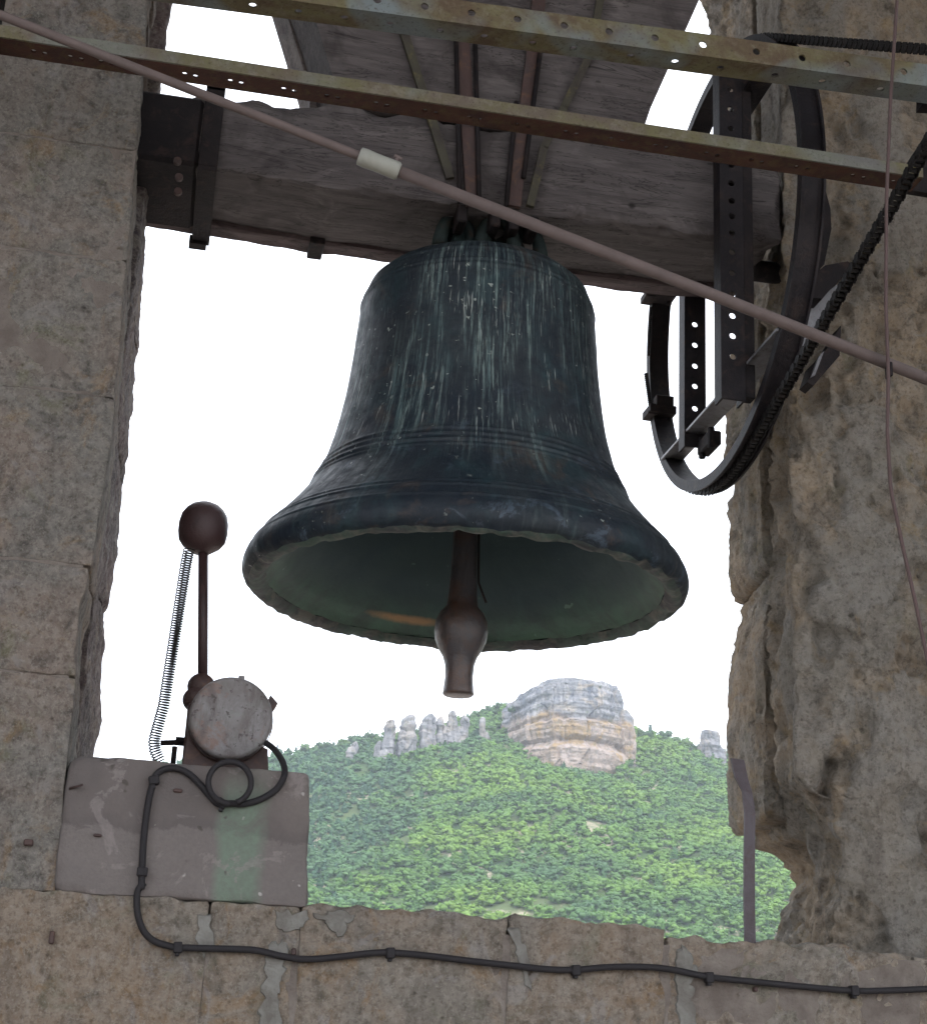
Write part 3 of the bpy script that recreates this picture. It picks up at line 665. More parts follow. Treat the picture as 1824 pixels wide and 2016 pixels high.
# ---- left pier: ashlar blocks in front, reveal stones behind
lp = thing('stone_pier', 'left stone pier of worn ashlar blocks with a cracked inner reveal', 'pier', (-.40, 3.77, SILL-1.9))
fe = [(0, -.205), (160, -.196), (300, -.190), (430, -.182), (600, -.176), (760, -.170), (900, -.168), (1000, -.172), (1130, -.176), (1200, -.190), (1330, -.178), (1490, -.177), (1745, -.166)]
fz = np.array([atY(150, y, YF)[2] for y, _ in fe])[::-1]; fx = np.array([x for _, x in fe])[::-1]
zt = [(0, 325), (60, 322), (110, 318), (180, 312), (435, 288), (520, 285), (600, 279), (640, 274), (720, 268), (790, 261), (860, 256), (920, 250), (960, 242), (1030, 233), (1100, 226), (1170, 219), (1205, 213), (1216, 200), (1240, 205), (1300, 203), (1400, 197), (1450, 194), (1492, 184)]
bz = np.array([atY(x, y, YB)[2] for y, x in zt])[::-1]; bx = np.array([atY(x, y, YB)[0] for y, x in zt])[::-1]
courses = [(1.50, 1.905), (1.905, 2.335), (2.335, 2.57), (2.57, 2.95), (2.95, 3.28), (3.28, 3.56), (3.56, 3.79), (3.79, 4.08), (4.08, 4.42), (4.42, 4.80), (4.80, 5.30)]
for i, (a, b) in enumerate(courses):
    if i == 0: continue
    c = (a+b)/2; off = random.uniform(-.004, .004)
    pocket = b > 3.60 and a < 4.05
    yb = 3.43 if pocket else 3.615+random.uniform(-.03, .03)
    ed = (lambda off: (lambda V: np.interp(V[:, 2], fz, fx)+.172+off+fbm(V*np.array([0, 0, 1]), 30, 3, 4)*.004))(off)
    obj('stone', rough_block(-.66, -.172, YF+random.uniform(0, .004), yb, a+.0005, b-.0005, .011, .0060, .007, i*3.7, ed), M_PIER, lp, smooth=True)
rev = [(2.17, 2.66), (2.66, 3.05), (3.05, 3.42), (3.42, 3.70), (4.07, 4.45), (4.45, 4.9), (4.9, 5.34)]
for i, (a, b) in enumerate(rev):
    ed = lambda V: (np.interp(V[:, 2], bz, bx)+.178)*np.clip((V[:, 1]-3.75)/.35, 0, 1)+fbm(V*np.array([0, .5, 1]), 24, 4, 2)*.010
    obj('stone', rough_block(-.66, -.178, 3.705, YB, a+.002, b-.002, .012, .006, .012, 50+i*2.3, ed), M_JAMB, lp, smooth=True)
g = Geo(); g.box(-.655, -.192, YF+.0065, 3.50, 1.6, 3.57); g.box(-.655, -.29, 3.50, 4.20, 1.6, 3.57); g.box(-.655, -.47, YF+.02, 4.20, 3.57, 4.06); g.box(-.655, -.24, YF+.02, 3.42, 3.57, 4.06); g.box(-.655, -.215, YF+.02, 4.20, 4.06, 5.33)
obj('mortar', g.out(), M_MORTAR, lp)

# ---- right pier: eroded rubble body, with the stones of its outer jamb
rt = [(15, 1372), (65, 1392), (150, 1408), (300, 1420), (480, 1436), (600, 1440), (700, 1422), (760, 1420), (850, 1424), (900, 1419), (945, 1440), (975, 1436), (1000, 1426), (1050, 1430), (1130, 1424), (1172, 1432), (1215, 1460), (1262, 1444),
      (1340, 1425), (1400, 1429), (1450, 1426), (1500, 1431), (1560, 1427), (1600, 1430), (1655, 1431), (1672, 1446), (1690, 1486), (1715, 1512), (1742, 1526), (1772, 1512), (1800, 1494), (1850, 1490)]
jz = np.array([atY(x, y, YB)[2] for y, x in rt])[::-1]; jx = np.array([atY(x, y, YB)[0] for y, x in rt])[::-1]
jz = np.concatenate([[1.5], jz, [6]]); jx = np.concatenate([[jx[0]], jx, [jx[-1]-.1]])
def shell(profile, z0, z1, step, seed, amp, holes=1.0, ends=.012, mort=True, extra=(), smear=(), crev=None, ebot=None):
    """wall body from a plan outline that changes with height: profile(z) -> list of (x, y) round the body"""
    nz = int((z1-z0)/step); zs = np.linspace(z0, z1, nz); P = []
    p0 = np.array(profile((z0+z1)/2)); seg = np.linalg.norm(np.diff(np.vstack([p0, p0[:1]]), axis=0), axis=1)
    cnt = [max(1, int(round(s_/step))) if s_ < 1.25 else max(1, int(s_/.08)) for s_ in seg]
    for z in zs:
        pr = np.array(profile(z)); ring = []
        for i, c in enumerate(cnt):
            a, b = pr[i], pr[(i+1) % len(pr)]; t = np.arange(c)/c; ring.append(a+(b-a)*t[:, None])
        ring = np.concatenate(ring); P.append(np.hstack([ring, np.full((len(ring), 1), z)]))
    P = np.array(P); m_, k = P.shape[:2]
    N = np.roll(P, -1, 1)-np.roll(P, 1, 1); N = np.stack([-N[..., 1], N[..., 0], 0*N[..., 0]], -1); N /= np.linalg.norm(N, axis=2)[..., None]+1e-9
    for _ in range(3): N = (N+np.roll(N, 1, 1)+np.roll(N, -1, 1)); N /= np.linalg.norm(N, axis=2)[..., None]+1e-9
    Q = P.reshape(-1, 3); N = N.reshape(-1, 3)
    q = Q*np.array([1, 1, .55])
    mm = fbm(q, 2.6, 4, seed+40, .6); mask = np.clip((mm-.08)*7, 0, 1) if mort else np.zeros(len(Q))
    d1 = fbm(q, 4.5, 3, seed)*amp*1.3; d2 = fbm(q, 14, 5, seed+9, .72)*amp*1.5-np.abs(fbm(Q, 30, 3, seed+21, .75))*amp*.6+fbm(Q, 42, 2, seed+25)*amp*.45
    c1, id1 = cells(Q*np.array([1, 1, .7]), 9.0, seed); pit = np.where(id1 > .55, np.clip(1-c1/.42, 0, 1)**.7, 0)*amp*1.9
    c2, id2 = cells(Q, 26.0, seed+3); pit2 = np.where(id2 > .5, np.clip(1-c2/.45, 0, 1)**.6, 0)*amp*.9
    rdg = np.abs(fbm(q, 9, 4, seed+70, .6)); cut = np.clip(.10-rdg, 0, 1)*amp*8
    ex = 0
    for (c_, r_, dp) in extra:
        dd = np.linalg.norm((Q-c_)*np.array([1, .6, .75]), axis=1)/r_+fbm(Q, 22, 3, seed+5)*.5; ex = ex-np.clip(1.15-dd, 0, 1)**.6*dp*.8
    for (c_, r_) in smear: mask = np.maximum(mask, np.clip((1.1-np.linalg.norm((Q-c_)*np.array([1, 1, .6]), axis=1)/r_-fbm(Q, 12, 4, seed+8)*.9)*5, 0, 1))
    if crev: cx = np.interp(Q[:, 2], crev[0], crev[1])+fbm(Q*np.array([0, 0, 1]), 9, 3, 3)*.03; ex = ex-np.clip(1-np.abs(Q[:, 0]-cx)/(.022+.012*fbm(Q, 14, 2, 5)), 0, 1)**.7*.05*(Q[:, 1] < 3.6)*(Q[:, 2] < crev[0][-1])
    rough = 1-.8*mask
    disp = d1+rough*(d2-holes*(pit+pit2+cut*.5))+mask*amp*.35+ex
    Q = Q+N*disp[:, None]
    zz_ = P.reshape(-1, 3)[:, 2]; eb = ebot or ends
    Q = Q-N*((1-np.sqrt(np.clip((z1-zz_)/ends, 0, 1)))*ends*.8+(1-np.sqrt(np.clip((zz_-z0)/eb, 0, 1)))*eb*.8)[:, None]
    I = np.arange(m_*k).reshape(m_, k); I2 = np.roll(I, -1, 1)
    F = np.stack([I[:-1], I2[:-1], I2[1:], I[1:]], -1).reshape(-1, 4).tolist()
    F += [tuple(int(x) for x in I[0][::-1]), tuple(int(x) for x in I[-1])]
    return Q, F, mask
rp = thing('stone_pier', 'right pier of deeply eroded rubble with mortar smears behind the wheel', 'pier', (2.0, 3.8, 0))
def pf(z):
    ero = float(np.interp(z, [1.5, 1.95, 2.05, 2.13, 2.20, 2.27, 2.31], [.055, .075, .10, .12, .09, .03, 0]))
    grv = float(np.interp(z, [2.20, 2.32, 5], [0, 1, 1]))
    x2 = float(np.interp(z, jz, jx))+.045
    return [(2.62, 3.50), (1.70, 3.50), (1.463+ero, 3.56), (1.500+.02*grv+ero, 3.68), (1.512+ero*.9, 3.83), (max(1.56, x2), 3.90), (max(1.60, x2), 4.19), (2.62, 4.19)]
g = Geo(); g.box(1.64, 2.55, 3.80, 4.15, 2.33, 5.3); obj('mortar', g.out(), M_MORTAR, rp)
Q, F, mk = shell(pf, SILL-.01, 5.34, .0105, 2.0, .019, 1.3, extra=[(atY(x, y, 3.51), r_, dp) for x, y, r_, dp in ((1564, 1045, .020, .05), (1574, 1140, .022, .04), (1590, 1112, .014, .03), (1624, 1288, .030, .05), (1606, 1385, .045, .04), (1657, 1503, .035, .05), (1700, 1420, .03, .03), (1790, 1590, .05, .05),
    (1640, 985, .03, .03), (1690, 905, .03, .03), (1585, 965, .018, .03), (1612, 1000, .016, .03), (1760, 1150, .03, .03), (1560, 1600, .03, .03), (1800, 1340, .04, .04))],
    smear=[(atY(x, y, 3.51), r_) for x, y, r_ in ((1592, 1488, .075), (1735, 1640, .10), (1700, 1090, .09), (1780, 1780, .08), (1640, 1180, .05), (1790, 1450, .09), (1600, 1700, .035), (1700, 880, .07), (1760, 420, .1))],
    crev=(np.array([atY(1632, y, 3.5)[2] for y in (1828, 1700, 1573, 1480)]), np.array([atY(x, y, 3.5)[0] for x, y in ((1632, 1828), (1626, 1700), (1640, 1573), (1650, 1480))])))
obj('rubble_body', (Q, F), M_RUB, rp, smooth=True, attrs={'mortar': mk})
for i, (a, b) in enumerate([(2.250, 2.895), (2.90, 3.30), (3.30, 3.66), (4.02, 4.5), (4.5, 5.0), (5.0, 5.34)]):
    def pj(z):
        xe = float(np.interp(z, jz, jx)); return [(1.70, 3.86), (1.503+max(0, xe-1.535)*.5, 3.865), (1.512+max(0, xe-1.535)*.7, 4.0), (xe, YB-.012), (xe+.03, YB), (1.75, YB)]
    Q, F, mk = shell(pj, a, b, .010, 30+i*4.4, .012, 1.3, .015, False, ebot=(.022 if i == 0 else .015))
    obj('jamb_stone', (Q, F), M_RUB, rp, smooth=True, attrs={'mortar': mk})

# ---- low wall under the opening: long stones with a broken top edge
sw = thing('sill_wall', 'low stone wall under the opening with an uneven top edge', 'wall', (.6, 3.77, 0))
xs = [-1.1, -.02+.155, .315, .74, 1.075, 1.62, 2.62]
dz = [0, 0, .004, .006, -.012, -.020, -.020]
for i in range(len(xs)-1):
    tp = (lambda i: (lambda x: fbm(np.stack([x*1.0, x*0+i, x*0], 1), 18, 5, 3)*.020+fbm(np.stack([x, x*0, x*0+i], 1), 4, 2, 6)*.014*(i > 1)))(i)
    obj('stone', rough_block(xs[i]+.0008, xs[i+1]-.0008, YF+[0, .003, .001, 0, .004, .002][i], YB-.02, 1.40, SILL+dz[i], .0125, .0055, .008, 80+i*5, None, tp, 5), M_SILL, sw, smooth=True)
for i, (a, b) in enumerate([(-1.1, -.1), (-.1, .55), (.55, 1.3), (1.3, 2.62)]):
    obj('stone', rough_block(a+.003, b-.003, YF+.002, YB-.02, .95, 1.396, .03, .005, .010, 120+i*5), M_SILL, sw, smooth=True)
g = Geo(); g.box(-1.09, 2.61, YF+.0045, YB-.04, 0, SILL-.03); obj('mortar', g.out(), M_MORTAR, sw)

def patch_material():
    k = NT('pale_lime_mortar', .95, .1); p = k.pos()
    k.color(k.mix(k.ramp(k.noise(p, 16, 5, .7, .5), .4, .62), (.185, .18, .165), (.12, .11, .098))); k.bump(k.noise(p, 60, 4, .7), .006, .7); return k.m
M_PATCH = patch_material()
for pl in ([(541, 1794), (575, 1792), (602, 1794), (604, 1822), (590, 1836), (562, 1838), (545, 1826)], [(614, 1797), (660, 1796), (702, 1799), (690, 1822), (672, 1846), (655, 1834), (634, 1818)],
           [(530, 1852), (562, 1842), (556, 1900), (550, 1960), (552, 2040), (506, 2040), (516, 1970), (524, 1900)], [(1330, 1862), (1352, 1858), (1366, 1900), (1360, 1960), (1372, 2040), (1338, 2040), (1334, 1950)],
           [(386, 1796), (412, 1800), (420, 1850), (408, 1896), (390, 1880)], [(1004, 1820), (1016, 1822), (1030, 1862), (1046, 1900), (1040, 1960), (1026, 1900), (1012, 1862)]):
    P = [atY(x, y, YF)[[0, 2]] for x, y in pl]; out_ = []
    for i_ in range(len(P)):
        a_, b_ = P[i_], P[(i_+1) % len(P)]; n_ = max(2, int(np.linalg.norm(b_-a_)/.006))
        for t_ in range(n_): q_ = a_+(b_-a_)*t_/n_; out_.append(q_)
    out_ = np.array(out_); J = np.hstack([out_, out_[:, :1]*0]); out_ = out_+np.stack([fbm(J, 45, 3, 1), fbm(J, 45, 3, 9)], 1)*.022
    cx_ = out_.mean(0); k_ = len(out_); V = [(x, YF-.0035, z) for x, z in (out_-cx_)*.90+cx_]+[(x, YF+.004, z) for x, z in out_]+[(cx_[0], YF-.0045, cx_[1])]
    obj('mortar_patch', (V, [(i_, (i_+1) % k_, 2*k_) for i_ in range(k_)]+[((i_+1) % k_, i_, i_+k_, (i_+1) % k_+k_) for i_ in range(k_)]), M_PATCH, sw)

# ---- cement block that carries the striker
V, F = rough_block(-.173, .316, YF-.004, 3.98, SILL-.004, 2.176, .010, .0035, .012, 200, None, None, 5)
w = np.clip((V[:, 0]-.05)/.25, 0, 1)
V[:, 2] += np.where(V[:, 2] < SILL+.02, fbm(np.stack([V[:, 0], V[:, 0]*0, V[:, 0]*0], 1), 9, 3, 1)*.008*0, 0)
V[:, 0] += np.clip((V[:, 0]-.28)/.04, 0, 1)*(-.006+.018*np.clip((2.18-V[:, 2])/.27, 0, 1))
tag(obj('cement_block', (V, F), M_CEM, smooth=True), 'grey cement block with a green stain carrying the bell striker', 'block')

# ================================================================== THE BELL
BX, BY, BZ = .698, 3.773, 2.729
bell = thing('church_bell', 'large bronze bell with dark green patina and pale streaks', 'bell', (BX, BY, BZ-.04))
out_p = [(.528, -.010), (.538, -.004), (.546, .010), (.547, .028), (.540, .050), (.520, .080), (.494, .110), (.464, .145), (.438, .176), (.413, .210), (.395, .242), (.377, .28), (.362, .32), (.349, .37), (.338, .42), (.328, .48), (.321, .54), (.315, .60), (.311, .66),
         (.308, .70), (.304, .745), (.296, .778), (.280, .808), (.255, .832), (.222, .850), (.18, .862), (.15, .868), (.132, .874), (.127, .890), (.11, .896), (0.001, .898)]
op = np.array(out_p); L_ = np.concatenate([[0], np.cumsum(np.hypot(*np.diff(op, axis=0).T))]); ls = np.linspace(0, L_[-1], 300)
ro, zo = np.interp(ls, L_, op[:, 0]), np.interp(ls, L_, op[:, 1])
for _ in range(4): ro[1:-1] = (ro[:-2]+ro[1:-1]*2+ro[2:])/4; zo[1:-1] = (zo[:-2]+zo[1:-1]*2+zo[2:])/4
for zc, hgt, wd in ((.250, .0055, .0045), (.268, .004, .004), (.285, .003, .003), (.098, .004, .004), (.112, .003, .003), (.068, .003, .003), (.745, .003, .004), (.76, .0025, .003), (.80, .003, .004), (.235, .003, .003)):
    ro = ro+hgt*np.exp(-((zo-zc)/wd)**2)*(ro > .2)
NA = 256; A = np.linspace(0, 2*pi, NA, endpoint=False)
def spin(rr, zz, jag=0.0, seed=1.0, wall=.002):
    V = []
    for r1, z1 in zip(rr, zz):
        P = np.stack([r1*np.cos(A), r1*np.sin(A), np.full(NA, z1)], 1)
        ch = jag*(z1 < .03) if jag else 0
        lump = fbm(P, 9, 4, seed)*wall
        P[:, 0] += np.cos(A)*lump; P[:, 1] += np.sin(A)*lump
        if ch:
            k = np.clip((.03-z1)/.04, 0, 1); c_, id_ = cells(np.stack([P[:, 0], P[:, 1], P[:, 0]*0], 1), 28, 2)
            jz_ = (fbm(P*np.array([1, 1, 0]), 22, 4, seed)*.9+np.where(id_ > .6, np.clip(.5-c_, 0, 1), 0)*1.0)
            P[:, 2] += k*jz_*jag; 
        V.append(P)
    V = np.concatenate(V); n_ = len(rr)
    I = np.arange(n_*NA).reshape(n_, NA); I2 = np.roll(I, -1, 1)
    return V+np.array([BX, BY, BZ]), np.stack([I[:-1], I2[:-1], I2[1:], I[1:]], -1).reshape(-1, 4)
C3 = (BX, BY, BZ)
obj('bell_body', spin(ro, zo, .015), M_BELL, bell, smooth=True, loc=C3)
in_p = np.array([(.528, -.010), (.518, -.016), (.505, -.016), (.494, -.008), (.486, .004)])
obj('lip', spin(in_p[:, 0], in_p[:, 1], .015), M_LIP, bell, smooth=True, loc=C3)
in_q = np.array([(.486, .004), (.472, .022), (.448, .045), (.42, .085), (.385, .14), (.355, .20), (.325, .28), (.305, .38), (.292, .5), (.282, .65), (.27, .78), (.23, .84), (.15, .87), (.001, .875)])
li = np.linspace(0, 1, 60)*(len(in_q)-1)
obj('inner_wall', spin(np.interp(li, range(len(in_q)), in_q[:, 0]), np.interp(li, range(len(in_q)), in_q[:, 1]), .012, 4.0, .006), M_BELLIN, bell, smooth=True, loc=C3)
# crown: cannons (loops) up to the headstock
def loop(dx, dy, w, h, lean, rr=.017):
    t = np.linspace(0, pi, 12); pts = [(BX+dx+w*cos(a)*lean[0], BY+dy+w*cos(a)*lean[1], BZ+.875+h*sin(a)) for a in t]; g = Geo(); g.tube(pts, [rr*(1.25-.3*sin(a)) for a in t], 8); return g.out()
for dx, dy, w, h, le in ((-.085, -.105, .045, .095, (1, .25)), (.02, -.125, .045, .10, (1, 0)), (.105, -.095, .035, .09, (1, -.3)), (-.075, 0, .055, .075, (1, 0)), (.075, 0, .055, .075, (1, 0)), (0, -.085, .035, .07, (.4, 1)), (0, .085, .035, .07, (.4, 1)), (-.05, -.07, .04, .07, (.8, .6)), (.055, -.07, .04, .07, (.8, -.6))):
    obj('crown_loop', loop(dx, dy, w, h, le), M_CROWN, bell, smooth=True)
g = Geo(); g.box(BX-.035, BX+.035, BY-.045, BY+.045, BZ+.885, BZ+.965, .008); obj('argent_block', g.out(), M_BELL, bell).name = 'crown_post'
g = Geo(); g.prism([(BX-.155, BZ+.862), (BX-.095, BZ+.87), (BX-.080, BZ+.957), (BX-.110, BZ+.957)], BY-.07, BY-.02); obj('crown_lug', g.out(), M_CROWN, bell)
for dx_ in (-.085, .0, .05, .10):
    g = Geo(); g.box(BX+dx_-.013, BX+dx_+.013, 3.585, 3.66, BZ+.915, BZ+.965, .004); obj('crown_hook', g.out(), M_IRON, bell)
# clapper
cl = obj('clapper', Geo().lathe([(.010, .72), (.024, .70), (.028, .35), (.0305, .10), (.033, .02), (.036, -.025), (.039, -.045), (.053, -.060), (.0625, -.080), (.0655, -.105), (.0625, -.130), (.053, -.152), (.042, -.170), (.036, -.190), (.034, -.220), (.037, -.255), (.038, -.262), (.034, -.266), (.006, -.266)], np.array([BX-.004, BY, BZ+.005]), n=32).out(), M_CLAP, bell, smooth=True)
g = Geo(); g.cyl((BX-.012, BY-.006, BZ-.262), (BX-.012, BY-.006, BZ-.2635), .005, 8)
g = Geo(); g.tube([(BX+.022, BY-.018, BZ+.5), (BX+.024, BY-.018, BZ+.2), (BX+.030, BY-.020, BZ+.02), (BX+.050, BY-.025, BZ-.03)], .003, 6); obj('safety_wire', g.out(), M_IRON, bell, smooth=True)

# ================================================================== THE HEADSTOCK
hk = thing('bell_headstock', 'massive weathered wooden headstock beam with flared upper block', 'headstock', (.65, 3.76, 3.69))
def timber(x0, x1, y0, y1, z0, z1, seed, zt_=None, zb_=None, step=.02, amp=.004, rnd=.012):
    V, F = rough_block(x0, x1, y0, y1, z0, z1, step, amp, rnd, seed, None, None, 3)
    if zt_ is not None: w = np.clip((V[:, 2]-z0)/(z1-z0), 0, 1); V[:, 2] += w*zt_(V[:, 0])
    if zb_ is not None: w = np.clip((z1-V[:, 2])/(z1-z0), 0, 1); V[:, 2] += w*zb_(V)
    return V, F
tops = lambda x: np.interp(x, [-.3, -.15, -.06, .06, .2, .45, .9, 1.1, 1.5], [-.055, -.045, -.028, -.012, -.003, .02, .03, .055, .055])
bots = lambda V: np.interp(V[:, 0], [-.3, -.18, .0, .27, .45, .9, 1.3, 1.5], [.014, .012, .004, -.004, -.002, .004, .012, .03])+np.interp(V[:, 1], [3.57, 3.95], [-.004, .040])+fbm(V*np.array([1, 0, 0]), 5, 3, 8)*.006
obj('beam', timber(-.33, 1.47, 3.572, 3.955, 3.684, 3.918, 300, tops, bots, .014, .005, .035), M_WOOD, hk, smooth=True)
obj('edge_lath', timber(-.30, 1.47, 3.905, 3.985, 3.670, 3.735, 310, lambda x: .04, bots, .014, .004, .012), M_LATH, hk, smooth=True)
g = Geo(); g.prism([(.283, 3.925), (1.065, 3.925), (1.10, 4.05), (1.31, 4.62), (.03, 4.62), (.20, 4.16)], 3.571, 3.80)
V, F = g.out(); obj('upper_block', (V, F), M_WOOD, hk)
g = Geo(); g.prism([(.225, 3.93), (.9, 3.93), (1.0, 4.05), (1.15, 4.55), (.055, 4.55), (.215, 4.10)], 3.803, 3.965); obj('rear_block', g.out(), M_WOODP, hk)
g = Geo(); g.prism([(.185, 4.315), (.30, 4.315), (.30, 4.62), (.045, 4.62), (.09, 4.50)], 3.97, 4.03); obj('rear_plank', g.out(), M_WOODD, hk)
# iron work on the timber
def flat_bar(pts, Y, wv, th, mat, name, par):
    """flat bar lying on the front of the timber"""
    g = Geo(); P = [atY(x, y, Y) for x, y in pts]
    for a, b in zip(P[:-1], P[1:]):
        d = b-a; d[1] = 0; l = np.linalg.norm(d); d /= l; nn = np.array([-d[2], 0, d[0]])
        q = [a-nn*wv/2, b-nn*wv/2+d*.002, b+nn*wv/2+d*.002, a+nn*wv/2]
        g.prism([(p_[0], p_[2]) for p_ in q], Y-th/2, Y+th/2)
    return obj(name, g.out(), mat, par)
for pts, wv, mt in (([(775, -60), (790, 50), (835, 190), (885, 350)], .022, M_STRAPM), ([(907, -60), (910, 70), (920, 250), (930, 405)], .034, M_RUST), ([(1066, -60), (1050, 95), (1030, 250), (1010, 405)], .036, M_RUST), ([(1192, -60), (1160, 110), (1110, 210), (1070, 290), (1043, 405)], .020, M_STRAPM)):
    o = flat_bar(pts, 3.560, wv, .012, mt, 'strap', hk); V0 = None
for xa, w_ in ((.645, .008), (.700, .008), (.660, .006), (.735, .006)):
    pass
for px0, px1, y0, y1 in ((897, 905, 60, 400), (935, 943, 80, 405), (1016, 996, 200, 405), (1064, 1030, 95, 350)):
    a, b = atY(px0, y0, 3.548), atY(px1, y1, 3.548); g = Geo(); g.tube([a, b], .0065, 8); obj('tie_rod', g.out(), M_IRON, hk, smooth=True)
g = Geo(); g.box(-.335, -.055, 3.562, 3.900, 3.684, 3.876, .010); obj('end_shoe', g.out(), M_IRON, hk)
g = Geo(); V8 = np.array([(x, y, z) for z in (3.668, 3.680) for y in (3.553, 3.985) for x in (-.055, -.008)]); V8[:, 2] += (V8[:, 1] > 3.7)*.022; g.add(V8, [(0,2,3,1), (4,5,7,6), (0,1,5,4), (2,6,7,3), (0,4,6,2), (1,3,7,5)]); g.box(-.055, -.008, 3.551, 3.561, 3.68, 3.905, .002); g.box(-.055, -.008, 3.987, 3.995, 3.70, 3.90, .002); g.box(-.055, -.008, 3.551, 3.977, 3.895, 3.907, .002)
g.box(-.062, -.015, 3.960, 3.998, 3.680, 3.705, .002); obj('iron_band', g.out(), M_IRON, hk)
g = Geo(); q = atY(621, 470, 3.985); g.box(q[0]-.020, q[0]+.020, 3.895, 3.992, 3.694, 3.76, .003); obj('edge_clip', g.out(), M_IRON, hk)
g = Geo()
for px, py in ((349, 320), (352, 352), (350, 380)):
    q = atY(px, py, 3.565); g = Geo(); g.cyl((q[0], 3.553, q[2]), (q[0], 3.563, q[2]), .010, 10); obj('bolt_head', g.out(), M_RUST, hk)
# bearing at the right-hand wall
g = Geo(); g.cyl((1.46, 3.765, 3.72), (1.58, 3.765, 3.72), .03, 20); obj('journal', g.out(), M_IRON, hk, smooth=True)

# ================================================================== THE WHEEL
WX, WY, WZ, WR = 1.375, 3.768, 3.715, .600
wh = thing('bell_ringing_wheel', 'dark steel bell wheel with perforated uprights at the right end of the headstock', 'wheel', (WX, WY, WZ-WR))
def ring(Ro, Ri, xa, xb, n=96):
    V = []; F = []
    for j in range(n):
        a = 2*pi*j/n
        for R_a, x in ((Ro, xa), (Ro, xb), (Ri, xb), (Ri, xa)): V.append((x, WY+R_a*cos(a), WZ+R_a*sin(a)))
    for j in range(n):
        k2 = (j+1) % n
        for e in range(4): F.append((j*4+e, j*4+(e+1) % 4, k2*4+(e+1) % 4, k2*4+e))
    return V, F
g = Geo(); g.add(*ring(WR+.004, WR-.014, WX-.030, WX+.030)); g.add(*ring(WR+.016, WR+.0035, WX-.0305, WX-.0245)); g.add(*ring(WR+.016, WR+.0035, WX+.0245, WX+.0305))
obj('rim', g.out(), M_WHEEL, wh, smooth=False)
T = Matrix.Translation
def upright(x0, x1, y, z0, z1, flange, holes, r, nm):
    V, F = perforated(z1-z0, x1-x0, .006, [(h-z0, (x1-x0)/2) for h in holes], r, Matrix(((0, 0, 1, x0), (0, 1, 0, y), (1, 0, 0, z0), (0, 0, 0, 1))))
    g = Geo(); g.add(V, F); s_ = 1 if flange > 0 else -1
    ya, yb = sorted((y+.006*(flange > 0), y+flange))
    g.box(x0, x0+.006, ya, yb, z0, z1); g.box(x1-.006, x1, ya, yb, z0, z1)
    return obj(nm, g.out(), M_WHEEL, wh)
upright(1.335, 1.398, 3.992, 3.275, 4.17, .05, [3.391, 3.459, 3.521, 3.586, 3.65, 4.05, 4.11], .0085, 'upright')
upright(1.272, 1.335, 3.518, 3.215, 4.19, .05, [3.332, 3.389, 3.445, 3.505, 3.565, 3.625, 3.680, 3.728, 3.773, 3.825, 3.88, 3.935, 3.99, 4.049, 4.11], .0088, 'upright')
g = Geo(); g.box(1.335, 1.362, 3.520, 3.555, 3.225, 4.185, .002); obj('spacer_bar', g.out(), M_IRON, wh)
for zc, nm in ((3.322, 'chord'), (4.118, 'chord')):
    hl = sqrt(WR*WR-(zc-WZ)**2); g = Geo(); g.box(WX-.036, WX+.026, WY-hl+.005, WY+hl-.005, zc-.006, zc+.002, .001); g.box(WX+.0205, WX+.026, WY-hl+.01, WY+hl-.01, zc+.0025, zc+.045, .001)
    obj(nm, g.out(), M_CHORD if zc < 3.5 else M_WHEEL, wh)
# clamps and tension screws on the far arm of the rim
for (px, py, wv, hv) in ((1300, 578, .066, .036), (1302, 806, .060, .040)):
    q = atY(px, py, 4.30); g = Geo(); g.box(q[0]-wv*.75, q[0]+wv*.62, 4.27, 4.35, q[2]-hv*.55, q[2]+hv*.1, .002); g.box(q[0]-wv*.45, q[0]+wv*.45, 4.265, 4.30, q[2]-hv*.1, q[2]+hv*.8, .002)
    g.box(q[0]-wv*.80, q[0]-wv*.3, 4.28, 4.30, q[2]-hv*.62, q[2]-hv*.40, .001); g.cyl((q[0]+wv*.45, 4.31, q[2]-hv*.8), (q[0]+wv*.45, 4.31, q[2]+hv*.5), .009, 6)
    obj('clamp', g.out(), M_IRON, wh)
def screw(p0, p1, r, nm):
    g = Geo(); p0, p1 = np.array(p0), np.array(p1); g.cyl(p0, p1, r*.72, 8); L0 = np.linalg.norm(p1-p0); n_ = int(L0/.0065); u = (p1-p0)/L0
    for k in range(n_): c = p0+u*(k+.5)*.0065; g.tube([c-u*.0022, c, c+u*.0022], [r*.7, r, r*.7], 8)
    return obj(nm, g.out(), M_IRON, wh)
screw(atY(1281, 605, 4.3), atY(1276, 700, 4.3), .0062, 'tension_screw')
screw(atY(1271, 735, 4.3), atY(1280, 800, 4.3), .0078, 'tension_screw')
g = Geo(); q = atY(1255, 566, 4.25); g.cyl(q+[-.008, 0, 0], q+[.03, .0, 0], .012, 10); obj('nut', g.out(), M_IRON, wh); g = Geo(); q = atY(1400, 565, 4.02); g.cyl(q-[.02, 0, 0], q+[.03, 0, 0], .013, 8); obj('nut', g.out(), M_IRON, wh); g = Geo(); q = atY(1385, 572, 4.02); g.box(q[0]-.02, q[0]+.02, 4.0, 4.05, q[2]-.005, q[2]+.02); obj('nut', g.out(), M_IRON, wh)
q = atX(1392, 868, 1.385); g = Geo(); g.box(1.372, 1.408, q[1]-.05, q[1]+.05, q[2]-.028, q[2]+.014, .004); g.cyl((1.38, q[1]-.045, q[2]-.04), (1.38, q[1]-.045, q[2]+.02), .010, 8); g.cyl((1.38, q[1]+.03, q[2]-.04), (1.38, q[1]+.03, q[2]+.02), .010, 8); obj('joint_plate', g.out(), M_IRON, wh)

